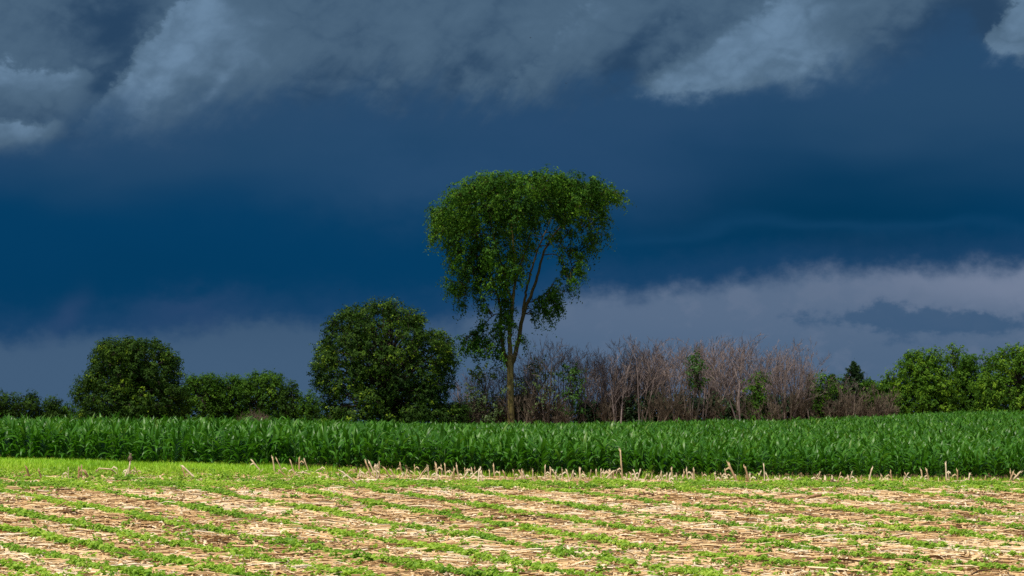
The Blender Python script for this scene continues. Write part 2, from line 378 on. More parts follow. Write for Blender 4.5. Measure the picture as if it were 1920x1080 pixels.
def leaflets(rng, n_leaf, height, spread):
    """a soybean seedling: trifoliate leaves on short petioles"""
    V, Q, T = [], [], []
    c = 0
    for i in range(n_leaf):
        h = height * (.35 + .65 * (i + rng.random()) / n_leaf)
        az = rng.random() * 6.283; out = spread * (.4 + .6 * rng.random())
        hub = np.array((math.cos(az) * out, math.sin(az) * out, h))
        tint = np.clip(.15 + .6 * h / height * rng.random() + .25 * rng.random(), 0, 1)
        for d in (-1.0, 0, 1.0):
            a = az + d * 1.15 + rng.normal() * .2
            L = .062 * (.8 + .5 * rng.random()); W = L * .36
            dirv = np.array((math.cos(a), math.sin(a), rng.normal() * .3 - .1)); side = np.array((-math.sin(a), math.cos(a), rng.normal() * .35))
            up = np.array((0, 0, .012))
            p = [hub, hub + dirv * L * .3 + side * W + up, hub + dirv * L * .75 + side * W * .75 + up * .5, hub + dirv * L - up, hub + dirv * L * .75 - side * W * .75 + up * .5, hub + dirv * L * .3 - side * W + up]
            V += p; Q += [(c, c + 1, c + 2, c + 3), (c, c + 3, c + 4, c + 5)]; T += [tint] * 6; c += 6
    return np.array(V), np.array(Q), np.array(T)
def place_many(variants, idx, pos, rz, sc, dt, tilt=None, wide=None):
    """merge many placed copies into arrays"""
    VV, QQ, TT = [], [], []; base = 0
    for k, (v, q, t) in enumerate(variants):
        s = np.nonzero(idx == k)[0]
        if not len(s): continue
        c, sn = np.cos(rz[s])[:, None], np.sin(rz[s])[:, None]
        x = v[None, :, 0] * c - v[None, :, 1] * sn; y = v[None, :, 0] * sn + v[None, :, 1] * c; z = np.broadcast_to(v[None, :, 2], x.shape)
        w = np.stack((x, y, z), -1) * sc[s][:, None, None]
        if wide is not None: w[..., :2] *= wide[s][:, None, None]
        if tilt is not None: w[..., 0] += w[..., 2] * tilt[s, 0][:, None]; w[..., 1] += w[..., 2] * tilt[s, 1][:, None]
        w = w + pos[s][:, None, :]
        VV.append(w.reshape(-1, 3)); QQ.append((q[None] + (np.arange(len(s)) * len(v))[:, None, None] + base).reshape(-1, 4))
        TT.append(np.clip(t[None] + dt[s][:, None], 0, 1).ravel()); base += len(s) * len(v)
    return np.concatenate(VV), np.concatenate(QQ), np.concatenate(TT)

rng = np.random.default_rng(7)
soy_var = [leaflets(rng, int(rng.integers(4, 7)), .145, .055) for _ in range(14)]
px_all, py_all = [], []
for kk in range(-11, 7):
    try: X, Y = row_pixels(kk)
    except IndexError: continue
    if len(X) < 4: continue
    gx, gY, gzz = ground_at(X, Y)
    L = np.concatenate(([0], np.cumsum(np.hypot(np.diff(gx), np.diff(gY)))))
    s = np.arange(0, L[-1], .055); s = s + rng.normal(size=len(s)) * .02
    ph = rng.random(8) * 7
    xc = np.interp(s, L, X)
    dens = .95 - .12 * np.clip((xc - 500) / 1400, 0, 1)
    gap = (np.sin(s * 1.9 + ph[0]) + np.sin(s * .73 + ph[1]) * .9 + np.sin(s * 4.3 + ph[2]) * .7 + np.sin(s * .31 + ph[3]) * .6 + rng.normal(size=len(s)) * .5)
    keep = gap > np.interp(xc, [0, 500, 1000, 1900], [-2.8, -2.6, -2.3, -2.0])
    keep &= rng.random(len(s)) < dens
    s = s[keep]
    wob = .05 * np.sin(s * .8 + ph[4]) + .04 * np.sin(s * 2.3 + ph[5])
    px_all.append(np.interp(s, L, gx) + rng.normal(size=len(s)) * .05 + wob); py_all.append(np.interp(s, L, gY) + rng.normal(size=len(s)) * .05)
sx_, sY_ = np.concatenate(px_all), np.concatenate(py_all)
# volunteers and weeds between the rows and in the last green band
nb = 3000
bx = rng.random(nb) * 2100 - 90
bb = stub_line(bx) + 5 + np.abs(rng.normal(size=nb)) * 6 - 3
bgx, bgY, _ = ground_at(bx, bb)
nw = 900
wx = rng.random(nw) * 2100 - 90; wy = 915 + rng.random(nw) ** .8 * 175
wgx, wgY, _ = ground_at(wx, wy)
lft = 800                           # weedy strip with old stubble at the far left
lx = rng.random(lft) ** 1.3 * 760 - 90; ly = 886 + rng.random(lft) * 22
lgx, lgY, _ = ground_at(lx, ly)
SX = np.concatenate((sx_, bgx, wgx, lgx)); SY = np.concatenate((sY_, bgY, wgY, lgY))
SS = np.concatenate((.56 + .34 * rng.random(len(sx_)), .5 + .4 * rng.random(nb), .45 + .5 * rng.random(nw), .5 + .5 * rng.random(lft)))
patch = .16 * np.sin(SX * 1.7 + SY * .9) + .12 * np.sin(SX * .6 - SY * 1.7) + rng.normal(size=len(SX)) * .12
SS = SS * (1 + .18 * np.sin(SX * 2.9 + SY * .53) * np.sin(SY * 1.1))
SZ = gz(SX, SY); SI = rng.integers(0, len(soy_var), len(SX)); SR = rng.random(len(SX)) * 6.283
vis = np.abs(SX / SY) < 960 / FPX * .99
order = np.argsort(np.where(vis & (np.arange(len(SX)) < len(sx_)) & (SY > 34.6), SY, 1e6))
near = order[:300]; rest = order[300:]
v, q, t = place_many(soy_var, SI[rest], np.stack((SX, SY, SZ), -1)[rest], SR[rest], SS[rest], patch[rest])
tag(mesh_obj('soybean_rows', v, q, t, M['soy']), 'rows of young bright green soybean plants growing through straw litter', 'soybeans', kind='stuff')
GRP = 'soybean seedlings in the nearest rows'
LAB = 'small bright green soybean seedling in the crop rows nearest the camera'
protos = []
for (v, q, t) in soy_var:
    me = mesh_data('foliage', v, q, t, M['soy'])
    b = MB(); b.tube([(0, 0, -.01), (.006, .004, .06), (0, .01, .12)], [.004, .003, .002], 4, .5); st = mesh_data('stem', np.concatenate(b.v), np.concatenate(b.q), np.concatenate(b.t), M['soy_stem'])
    protos.append((me, st))
for i in near:
    r = thing('soybean_plant', LAB, 'soybean plant', (SX[i], SY[i], SZ[i]), GRP)
    r.rotation_euler = (0, 0, SR[i]); r.scale = (SS[i],) * 3
    for nm, me in zip(('foliage', 'stem'), protos[SI[i]]):
        o = bpy.data.objects.new(nm, me); COL.objects.link(o); o.parent = r

# ------------------------------------------------------------------ straw litter
def litter(n, seed, ymin, ymax, lscale, lift, band=None):
    rng = np.random.default_rng(seed)
    Y = np.sqrt(rng.random(n) * (ymax ** 2 - ymin ** 2) + ymin ** 2); x = (rng.random(n) * 2 - 1) * Y * 1060 / FPX
    L = np.minimum(lscale * np.exp(rng.normal(size=n) * .55), .75); W = .004 + .009 * rng.random(n) ** 2 + L * .010
    a = rng.normal(size=n) * .55 + (rng.random(n) < .3) * rng.random(n) * 3
    el = rng.normal(size=n) * .10 * np.minimum(1, .25 / L)
    d = np.stack((np.cos(a) * np.cos(el), np.sin(a) * np.cos(el), np.sin(el)), -1)
    sd_ = np.stack((-np.sin(a), np.cos(a), 0 * a), -1)
    roll = rng.normal(size=n) * .7
    z0 = gz(x, Y) + .006 + lift * rng.random(n) ** 2 + np.abs(d[:, 2]) * L * .5
    c = np.stack((x, Y, z0), -1)
    up = np.array((0, 0, 1.0))[None]
    s1 = sd_ * np.cos(roll)[:, None] + up * np.sin(roll)[:, None]; s2 = -sd_ * np.sin(roll)[:, None] + up * np.cos(roll)[:, None]
    bend = (rng.normal(size=n) * .12 * L)[:, None]
    hl, w = (d * (L / 2)[:, None]), W[:, None]
    ends = []
    for tt, bd in ((-1, 0), (0, 1), (1, 0)):
        m = c + hl * tt + sd_ * bend * bd * .6 + up * np.abs(bend) * bd * .3
        tp = 1.0 if tt == 0 else .75
        ends.append(np.stack((m - s1 * w * tp, m + s2 * w * .8 * tp, m + s1 * w * tp), 1))
    v = np.stack(ends, 1).reshape(n, 9, 3)
    fq = np.array([(0, 1, 4, 3), (1, 2, 5, 4), (3, 4, 7, 6), (4, 5, 8, 7)])
    q = (fq[None] + (np.arange(n) * 9)[:, None, None]).reshape(-1, 4)
    big = .12 * np.sin(x * .9 + Y * .31 + 2) + .10 * np.sin(x * .37 - Y * .8) + .08 * np.sin(x * 2.3 + Y * 1.1)
    t = np.clip(rng.normal(size=n) * .30 + .60 + big, 0, 1)
    dens = .82 + .35 * np.sin(x * 1.3 + Y * .47) * np.sin(Y * .9 - x * .3) + .25 * np.sin(x * 3.1 - Y * 1.9)
    row = HOR + (H - z0) * FPX / Y
    u = 960 + FPX * x / Y
    edge = np.interp(row, np.array([878, 884, 896, 910, 918]), [.0, .35, .8, .7, 1])
    keep = (rng.random(n) < dens) & (rng.random(n) < edge)
    qk = q.reshape(n, 4, 4)[keep].reshape(-1, 4)
    return v.reshape(-1, 3), qk, np.repeat(t, 9)
def husks(n, seed):
    rng = np.random.default_rng(seed)
    Y = np.sqrt(rng.random(n) * (69 ** 2 - 33 ** 2) + 33 ** 2); x = (rng.random(n) * 2 - 1) * Y * 1040 / FPX
    a = rng.random(n) * 6.283; L = .05 + .13 * rng.random(n) ** 2; W = (.012 + .016 * rng.random(n)) ; c = np.stack((x, Y, gz(x, Y) + .01), -1)
    d = np.stack((np.cos(a), np.sin(a), 0 * a), -1); s_ = np.stack((-np.sin(a), np.cos(a), 0 * a), -1); up = np.array((0, 0, 1.))[None]
    rise = (.02 + .05 * rng.random(n))[:, None]; rows = []
    for f, z, tw in ((-.5, 0, 0), (-.15, .9, .5), (.2, 1.0, 1.1), (.5, .25, 1.7)):
        m = c + d * (f * L)[:, None] + up * rise * z; k = tw * (rng.random(n)[:, None] * 1.6 - .3); w = W[:, None] * (1 - abs(f) * .9)
        sv = s_ * np.cos(k) + up * np.sin(k); rows += [m - sv * w, m + sv * w]
    q = np.array([(0, 1, 3, 2), (2, 3, 5, 4), (4, 5, 7, 6)])[None] + (np.arange(n) * 8)[:, None, None]
    return np.stack(rows, 1).reshape(-1, 3), q.reshape(-1, 4), np.repeat(np.clip(.72 + rng.normal(size=n) * .22, 0, 1), 8)
def compact(v, q, t):
    used = np.unique(q); mp = np.full(len(v), -1); mp[used] = np.arange(len(used))
    return v[used], mp[q], t[used]
parts = [compact(*husks(9000, 15)), compact(*litter(170000, 11, 32, 70, .09, .03)), compact(*litter(40000, 12, 32, 70, .22, .045)), compact(*litter(3000, 13, 32, 68, .5, .04))]
off = 0; VV, QQ, TT = [], [], []
for v, q, t in parts:
    VV.append(v); QQ.append(q + off); TT.append(t); off += len(v)
tag(mesh_obj('straw_litter', np.concatenate(VV), np.concatenate(QQ), np.concatenate(TT), M['litter']), 'pale broken corn straw littering the soil between the soybean rows', 'straw litter', kind='stuff')

def clods(n, seed):
    rng = np.random.default_rng(seed); Y = np.sqrt(rng.random(n) * (69 ** 2 - 33 ** 2) + 33 ** 2); x = (rng.random(n) * 2 - 1) * Y * 1040 / FPX
    k = np.sin(x * 1.1 + Y * .6) * np.sin(Y * .8 - x * .5) + rng.normal(size=n) * .5 < .1; x, Y = x[k], Y[k]; n = len(x)
    r_ = .012 + .03 * rng.random(n) ** 3; d = np.array([(1, 0, 0), (0, 1, 0), (-1, 0, 0), (0, -1, 0), (0, 0, 1.)])
    v = np.stack((x, Y, gz(x, Y)), -1)[:, None] + d[None] * (r_[:, None] * (.7 + .6 * rng.random((n, 5))))[..., None]
    f = np.array([(0, 1, 4, 4), (1, 2, 4, 4), (2, 3, 4, 4), (3, 0, 4, 4)])
    return v.reshape(-1, 3), (f[None] + (np.arange(n) * 5)[:, None, None]).reshape(-1, 4), np.repeat(rng.random(n), 5)
M['clod'] = tint_mat('soil_clod', [(0, (.07, .042, .024)), (1, (.22, .14, .08))], .95, .1)
tag(mesh_obj('soil_clods', *clods(16000, 14), M['clod']), 'small crumbled brown soil clods among the straw', 'soil clods', kind='stuff')

# ------------------------------------------------------------------ grass strip in front of the corn
def blades(n, seed):
    rng = np.random.default_rng(seed)
    px = np.concatenate((rng.random(int(n * .62)) * 640 - 100, rng.random(n - int(n * .62)) * 2100 - 90))
    w = np.interp(px, [-100, 420, 640, 1000, 2000], [1, 1, .75, .6, .5])
    up = np.interp(px, [0, 480, 640, 960, 1440, 1920], [866, 874, 881, 888, 898, 902])
    py = up + np.abs(rng.normal(size=n)) * np.interp(px, [0, 480, 700, 1920], [7, 7, 6, 4]) + np.where(rng.random(n) < .10, rng.random(n) * 20, 0)
    k = (rng.random(n) < w); px, py = px[k], py[k]; n = len(px)
    x, Y, z = ground_at(px, py)
    h = (.10 + .11 * rng.random(n)) * np.interp(px, [0, 500, 800, 1900], [1.1, 1.0, .9, .8]); a = rng.random(n) * 6.283; ln = .15 + .5 * rng.random(n) ** 2
    b = np.stack((x, Y, z - .01), -1); s = np.stack((np.cos(a), np.sin(a), 0 * a), -1) * (.005 + .006 * rng.random(n))[:, None]
    f = np.stack((-np.sin(a), np.cos(a), 0 * a), -1) * (h * ln)[:, None]; u = np.array((0, 0, 1.))[None] * h[:, None]
    v = np.stack((b - s, b + s, b + u * .6 + f * .35 + s * .8, b + u * .6 + f * .35 - s * .8, b + u * .95 + f), 1)
    q = np.array([(0, 1, 2, 3), (3, 2, 4, 4)])[None] + (np.arange(n) * 5)[:, None, None]
    t = np.clip(.5 + rng.normal(size=n) * .2 + .15 * np.sin(x * 1.4), 0, 1)
    return v.reshape(-1, 3), q.reshape(-1, 4), np.repeat(t, 5)
v, q, t = blades(56000, 21)
tag(mesh_obj('grass', v, q, t, M['grass']), 'strip of short bright green grass along the foot of the corn', 'grass', kind='stuff')

# ------------------------------------------------------------------ corn
def corn_plant(rng, nl, seg, height=1.08, top_only=False, fold=True):
    V, Q, T = [], [], []; c = 0
    a0 = rng.random() * 6.283
    for i in range(nl):
        f = (i + .5) / nl
        if top_only: f = .45 + .55 * f
        hz_ = height * (.10 + .62 * f) * (1 + rng.normal() * .03)
        az = a0 + (i % 2) * math.pi + rng.normal() * .45
        L = height * (.62 - .30 * abs(f - .45)) * (1 + rng.normal() * .1); W = height * .052 * (1 + rng.normal() * .12) * (1.1 - .35 * f)
        th = R(60 + 24 * f + rng.normal() * 7)            # start pitch from horizontal
        drop = R(95 + 45 * rng.random() - 75 * max(0, f - .6) / .4)
        p = np.array((0, 0, hz_)); pts = [p]; 
        for s in range(seg):
            e = th - drop * ((s + .5) / seg) ** 1.3
            p = p + np.array((math.cos(az) * math.cos(e), math.sin(az) * math.cos(e), math.sin(e))) * L / seg; pts.append(p)
        pts = np.array(pts); x = np.linspace(0, 1, seg + 1)
        w = W * np.minimum(1, .45 + 3 * x) * (1 - x ** 2.6) + .002
        tw = rng.normal() * .6
        sd_ = np.array((-math.sin(az), math.cos(az), 0))
        sv = sd_[None] * np.cos(tw * x)[:, None] + np.array((0, 0, 1.))[None] * np.sin(tw * x)[:, None]
        wave = (np.sin(x * 16 + rng.random() * 6) * .18 * w)[:, None] * np.array((0, 0, 1.))[None]
        tint = np.clip(.45 + rng.normal() * .17 + .1 * f, 0, .86)
        if rng.random() < .008: tint = .92
        if fold:
            up = np.array((0, 0, 1.))[None] * (w * .45)[:, None]
            v = np.stack((pts - sv * w[:, None] + up + wave, pts, pts + sv * w[:, None] + up - wave), 1).reshape(-1, 3); k = 3
        else:
            v = np.stack((pts - sv * w[:, None], pts + sv * w[:, None]), 1).reshape(-1, 3); k = 2
        for s in range(seg):
            for m in range(k - 1):
                Q.append((c + s * k + m, c + s * k + m + 1, c + (s + 1) * k + m + 1, c + (s + 1) * k + m))
        V.append(v); T += [tint] * len(v); c += len(v)
    return np.concatenate(V), np.array(Q), np.array(T)
rng = np.random.default_rng(5)
full = [corn_plant(rng, 11, 7) for _ in range(14)]
mid = [corn_plant(rng, 9, 5, fold=True) for _ in range(12)]
far = [corn_plant(rng, 8, 4, top_only=True, fold=False) for _ in range(14)]
CX, CY = [], []
y = 71.4
while y < 166:
    half = y * 1130 / FPX
    n = int(2 * half / .17)
    xs = -half + np.arange(n) * .17 + rng.normal(size=n) * .03
    CX.append(xs); CY.append(y + rng.normal(size=n) * .05 + .15 * np.sin(xs * .4) * (y > 73))
    y += .62
CX, CY = np.concatenate(CX), np.concatenate(CY)
keep = rng.random(len(CX)) < .965; CX, CY = CX[keep], CY[keep]
CZ = gz(CX, CY); n = len(CX)
CS = np.interp(FPX * CX / CY + 960, [0, 450, 1000, 1920], [.89, .86, .73, .64]) * (1 + rng.normal(size=n) * .10) * (1 + .06 * np.sin(CX * .35 + CY * .2))
CWD = np.interp(FPX * CX / CY + 960, [0, 450, 1000, 1920], [1, 1.03, 1.18, 1.3])
CR = rng.random(n) * 6.283; CT = rng.normal(size=n) * .11 + .06 * np.sin(CX * .5 + CY * .35); TL = rng.normal(size=(n, 2)) * .06
vis = np.abs(CX / CY) < 960 / FPX * 1.01
order = np.argsort(np.where(vis, CY, 1e6)); near = order[:300]; rest = order[300:]
def corn_mass(sel, vars_):
    idx = rng.integers(0, len(vars_), len(sel))
    return place_many(vars_, idx, np.stack((CX, CY, CZ), -1)[sel], CR[sel], CS[sel], CT[sel], TL[sel], CWD[sel])
pr = []
for a, b_, vs in ((0, 78, full), (78, 95, mid), (95, 999, far)):
    s = rest[(CY[rest] >= a) & (CY[rest] < b_)]; pr.append(corn_mass(s, vs))
off = 0; VV, QQ, TT = [], [], []
for v, q, t in pr:
    VV.append(v); QQ.append(q + off); TT.append(t); off += len(v)
tag(mesh_obj('cornfield', np.concatenate(VV), np.concatenate(QQ), np.concatenate(TT), M['corn'], None, True), 'wide field of dense green corn stretching back to the trees', 'cornfield', kind='stuff')
protos = []
for v, q, t in full:
    b = MB(); b.tube([(0, 0, -.03), (.004, 0, .3), (0, .005, .6), (0, 0, .82)], [.014, .013, .011, .006], 5, .5)
    protos.append((mesh_data('leaves', v, q, t, M['corn'], True), mesh_data('stalk', np.concatenate(b.v), np.concatenate(b.q), np.concatenate(b.t), M['corn_stalk'], True)))
for i in near:
    r = thing('corn_plant', 'leafy green corn plant standing in the front rows of the cornfield', 'corn plant', (CX[i], CY[i], CZ[i]), 'corn plants in the front rows')
    r.rotation_euler = (TL[i, 1], -TL[i, 0], CR[i]); r.scale = (CS[i] * CWD[i], CS[i] * CWD[i], CS[i])
    for nm, me in zip(('leaves', 'stalk'), protos[int(rng.integers(0, len(protos)))]):
        o = bpy.data.objects.new(nm, me); COL.objects.link(o); o.parent = r

# ------------------------------------------------------------------ trees
def leaf_quads(rng, pos, size, up_bias=.4, tint=None, droop=0.0, wratio=.6, out=None):
    n = len(pos)
    nrm = rng.normal(size=(n, 3)); nrm[:, 2] += up_bias * 2
    if out is not None: nrm = nrm * .55 + out * 1.5
    nrm /= np.linalg.norm(nrm, axis=1)[:, None]
    d = rng.normal(size=(n, 3)); d[:, 2] -= droop * 2; d -= nrm * (d * nrm).sum(1)[:, None]; d /= np.linalg.norm(d, axis=1)[:, None] + 1e-9
    s = np.cross(nrm, d); L = (size * (.6 + .8 * rng.random(n)))[:, None]; W = L * wratio * .5
    v = np.stack((pos, pos + d * L * .45 + s * W, pos + d * L - nrm * L * .12, pos + d * L * .45 - s * W), 1).reshape(-1, 3)
    q = np.arange(n * 4).reshape(-1, 4)
    return v, q, np.repeat(tint, 4)
def sprays(rng, centres, radii, per_vol, nleaf, length, leaf, droop, spread, axis, tmean=.45, tsd=.17, squash=(1, 1, 1), up_bias=.4, hi=0.0):
    """leafy twigs that start inside blobs, grow outwards and droop -> leaf mesh and twig lines"""
    P, T, TW, OUT = [], [], [], []
    for c, r in zip(centres, radii):
        n = max(2, int(per_vol * r * r))
        d = rng.normal(size=(n, 3)); d /= np.linalg.norm(d, axis=1)[:, None]
        p0 = c + d * (r * rng.random(n) ** .45)[:, None] * np.array(squash)
        out = p0 - np.array((axis[0], axis[1], c[2] - r * .3)); out /= np.linalg.norm(out, axis=1)[:, None] + 1e-9
        dr = out * .7 + d * .5 + rng.normal(size=(n, 3)) * .4; dr /= np.linalg.norm(dr, axis=1)[:, None]
        L = length * (.6 + .8 * rng.random(n)); bt = rng.normal() * tsd * .6
        f = rng.random((n, nleaf)); f.sort(axis=1)
        pp = p0[:, None] + dr[:, None] * (f * L[:, None])[..., None]
        pp[..., 2] -= droop * (f ** 2) * L[:, None]
        pp += rng.normal(size=pp.shape) * spread
        P.append(pp.reshape(-1, 3)); o_ = pp.reshape(-1, 3) - c; OUT.append(o_ / (np.linalg.norm(o_, axis=1)[:, None] + 1e-9))
        tt = tmean + bt + rng.normal(size=(n, 1)) * tsd * .6 + rng.normal(size=(n, nleaf)) * tsd * .6
        if hi: tt = np.where(rng.random((n, 1)) < hi, tt + .5, tt)
        T.append(tt.ravel())
        TW.append((p0, dr, L))
    P = np.concatenate(P); T = np.clip(np.concatenate(T), 0, 1)
    return leaf_quads(rng, P, leaf, up_bias, T, droop, .6, np.concatenate(OUT)), TW
def branch_path(rng, a, b, n=6, sag=.12, jit=.04):
    a, b = np.asarray(a, float), np.asarray(b, float); L = np.linalg.norm(b - a)
    t = np.linspace(0, 1, n)[:, None]; p = a + (b - a) * t
    p[:, 2] += (np.sin(t[:, 0] * np.pi) * sag * L); w = rng.normal(size=(n, 3)) * jit * L; w[0] = 0; w[-1] *= .3
    return p + w * np.sin(t * np.pi * .9 + .1)
def outline_blobs(rng, poly, Y, ppm, n, r, inner=.25, deep=.85):
    """blob centres filling the solid whose outline from the front is poly (photo pixels), round in plan"""
    poly = np.array(poly, float); ys = poly[:, 1]; y0, y1 = ys.min(), ys.max()
    def span(y):
        xs = []
        for i in range(len(poly)):
            a, b = poly[i], poly[(i + 1) % len(poly)]
            if (a[1] - y) * (b[1] - y) <= 0 and a[1] != b[1]: xs.append(a[0] + (b[0] - a[0]) * (y - a[1]) / (b[1] - a[1]))
        return (min(xs), max(xs)) if len(xs) > 1 else None
    out, rad = [], []; tries = 0
    while len(out) < n and tries < n * 60:
        tries += 1
        y = y0 + (y1 - y0) * rng.random(); sp = span(y)
        if not sp or rng.random() > (sp[1] - sp[0]) / 290 + .25: continue
        rr = r * (.65 + .7 * rng.random()); m, hw = (sp[0] + sp[1]) / 2, (sp[1] - sp[0]) / 2 - rr * ppm * .5
        if hw < 2: hw = 2
        yt = max(y, y0 + rr * ppm * .8)
        th = rng.random() * 6.283; k = math.sqrt(rng.random()) if rng.random() < inner else .8 + .2 * rng.random()
        pxx = m + math.cos(th) * hw * k
        c = P3(pxx, yt, Y); c[1] += math.sin(th) * hw / ppm * k * deep; c[2] += 0
        if all(np.linalg.norm(c - o) > .55 * (rr + q_) * .8 for o, q_ in zip(out, rad)) or rng.random() < .12:
            out.append(c); rad.append(rr)
    return np.array(out), np.array(rad)
def leafy_tree(name, label, cat, poly, Y, seed, mat, nblob=70, r=.55, per_vol=60, nleaf=12, length=.35, leaf=.15, droop=.25, spread=.05, group=None, stems=1, bark='bark', tmean=.42, hi=0., inner=.25, tsd=.17, trunk_r=.16):
    rng = np.random.default_rng(seed); ppm = FPX / Y; poly = [(a, b + 14 if b > 774 else b) for a, b in poly]
    C, Rr = outline_blobs(rng, poly, Y, ppm, nblob, r, inner)
    p = np.array(poly); mx_ = (p[:, 0].min() + p[:, 0].max()) / 2; x0 = (mx_ - 960) / FPX * Y
    base = np.array((x0, Y, float(gz(x0, Y)) - .05))
    (v, q, t), TW = sprays(rng, C, Rr, per_vol, nleaf, length, leaf, droop, spread, (x0, Y), tmean, tsd, hi=hi)
    root = thing(name, label, cat, tuple(base), group)
    mesh_obj('crown', v - base, q, t, M[mat], root)
    b = MB(); top = C[:, 2].max(); hgt = top - base[2]
    axis_pts = branch_path(rng, base, base + np.array((rng.normal() * .2, rng.normal() * .2, hgt * .75)), 8, 0, .015)
    b.tube(axis_pts - base, np.linspace(trunk_r, trunk_r * .2, 8), 7, .4)
    for c, rr in zip(C, Rr):
        h = np.clip((c[2] - base[2]) / hgt * .62 + rng.random() * .06, .08, .72); k = h / .75 * 7
        a = axis_pts[int(k)] * (1 - k % 1) + axis_pts[min(7, int(k) + 1)] * (k % 1)
        b.tube(branch_path(rng, a, c, 5, .05, .05) - base, np.linspace(trunk_r * .32, .012, 5), 4, .4, False)
    for (p0, dr, L), c in zip(TW, C):
        for j in range(0, len(p0), 4):
            b.tube(np.stack((c, (c + p0[j]) / 2 + .03, p0[j] + dr[j] * L[j] * .5)) - base, (.014, .01, .006), 3, .35, False)
    b.build('trunk', M[bark], root)
    return root

# --- tall elm
def build_elm():
    Y = 168.0; rng = np.random.default_rng(3); ppm = FPX / Y
    def E(cx, cy, dep=0.0):
        p = P3(780 + cx / 2.076, 300 + cy / 2.076, Y); p[1] += dep; return p
    k = 1 / 2.076 / ppm
    tops = [(112,205,50),(165,150,62),(230,118,60),(300,98,58),(370,98,62),(440,118,60),(520,95,60),(590,108,62),(655,115,55),(710,125,42),(755,138,24),(780,142,16),(798,146,10),(405,84,42),(468,84,44),(505,82,42),(275,86,36),(335,72,30),(560,78,34),(620,88,36),(690,92,32),(735,112,24),(200,108,30)]
    sec = [(88,235,32),(150,240,62),(230,210,70),(310,190,70),(390,190,70),(455,185,58),(540,175,60),(620,175,55),(690,180,40),(725,215,22)]
    third = [(105,285,32),(170,305,52),(240,298,58),(320,278,60),(390,265,55),(450,245,38),(575,235,38),(640,240,36),(728,255,16),(700,240,26)]
    low = [(170,372,40),(230,365,48),(300,365,52),(370,345,50),(350,425,44),(270,425,44),(195,435,34),(150,400,20),(430,325,26),(680,295,22),(672,335,15),(600,285,22),(655,310,18),(735,290,11),(700,300,14),(685,340,12),(545,285,22),(515,300,16),(555,335,14),(640,330,18),(545,470,12),
           (148,490,24),(185,500,28),(182,555,16),(240,480,26),(330,495,36),(390,435,28),(290,485,28),(265,570,16),(578,430,24),(560,380,16),(628,405,20),(635,370,20),(612,440,18),(600,465,18),(640,435,11),(590,480,15),(600,510,10),(590,345,18),(610,360,14),
           (205,400,26),(130,330,18),(78,290,14),(75,310,10),(120,465,12)]
    clus = [(520,530,38),(548,568,24),(480,560,30),(455,600,17),(500,590,24),(540,515,24),(350,550,28),(350,610,28),(330,660,32),(240,680,38),(290,715,32),(218,722,22),(188,698,18),(330,740,22),(270,640,18),(405,690,14),(420,705,8),(370,640,16),(255,745,14),(180,735,9),(345,760,14),(365,580,22),(262,545,14),(280,585,12)]
    C, Rr, dr_ = [], [], []
    def put(lst, copies, depth):
        for cx, cy, r in lst:
            wz = max(.25, 1 - ((cx - 400) / 400.) ** 2) ** .5
            for m in range(copies):
                dep = 0 if copies == 1 else ((m + rng.random()) / copies * 2 - 1) * depth * wz
                if copies == 1: dep = rng.normal() * depth * .5
                j = r * .28 * (m > 0 or copies == 1) * (copies > 1)
                C.append(E(cx + rng.normal() * j, cy + abs(rng.normal()) * j, dep)); Rr.append(r * k * (.95 if copies > 1 else 1))
    put(tops, 4, 4.2); put(sec, 4, 3.8); put(third, 2, 3.0); n_up = len(C); put(low, 2, 2.4); put(clus, 2, 1.0)
    C, Rr = np.array(C), np.array(Rr)
    base = E(369, 1030); base[2] = float(gz(base[0], Y)) - .1
    ax = (base[0], Y)
    (v1, q1, t1), tw1 = sprays(rng, C[:n_up], Rr[:n_up] * .9, 78, 15, .6, .13, .6, .05, ax, .5, .28, (1, 1, .85), .5)
    (v2, q2, t2), tw2 = sprays(rng, C[n_up:], Rr[n_up:] * .95, 150, 15, .55, .13, .95, .05, ax, .42, .24, (.85, .85, 1.25), .3)
    root = thing('elm_tree', 'tall vase-shaped elm with bare lower trunk and drooping leafy branches', 'tree', tuple(base))
    mesh_obj('crown', np.concatenate((v1, v2)) - base, np.concatenate((q1, q2 + len(v1))), np.concatenate((t1, t2)), M['elm'], root)
    b = MB(); limbs = []
    def limb(pts, r0, r1, tint=.45, deps=None):
        P = [E(c[0], c[1], c[2] if len(c) > 2 else 0) for c in pts]; P = np.array(P)
        tt = np.linspace(0, len(P) - 1, len(P) * 4 - 3); P = np.stack([np.interp(tt, np.arange(len(P)), P[:, i]) for i in range(3)], 1)
        for _ in range(2): P[1:-1] = (P[:-2] + 2 * P[1:-1] + P[2:]) / 4
        P[1:-1] += rng.normal(size=P[1:-1].shape) * .018
        rad = np.linspace(r0, r1, len(P)); b.tube(P - base, rad, 8, tint); limbs.append(P)
        return P
    tr = [E(369, 1034), E(370, 1005), E(369, 940), E(368, 870), E(367, 800), E(366, 760)]
    tr[0][2] = base[2]
    b.tube(np.array(tr) - base, [.27, .225, .205, .20, .205, .16], 12, .75); limbs.append(np.array(tr))
    limb([(367,790),(366,720),(364,670),(372,600),(378,540),(385,470,.3),(382,380,.5),(375,280,.6),(365,180,.5)], .155, .03, .7)
    limb([(371,805),(388,750),(402,690),(412,620),(440,545),(462,490,-.2),(482,420,-.3),(492,370,-.4),(530,300,-.5),(590,230,-.7),(660,160,-.8)], .15, .03)
    limb([(365,810),(350,780),(338,730),(328,650),(333,590),(318,530,.3),(300,470,.6),(265,370,1),(230,270,1.2),(170,200,1.4)], .135, .025, .25)
    limb([(412,620),(425,540),(432,490,.4),(450,420,.7),(480,330,1.0),(510,260,1.3),(545,180,1.6)], .095, .02)
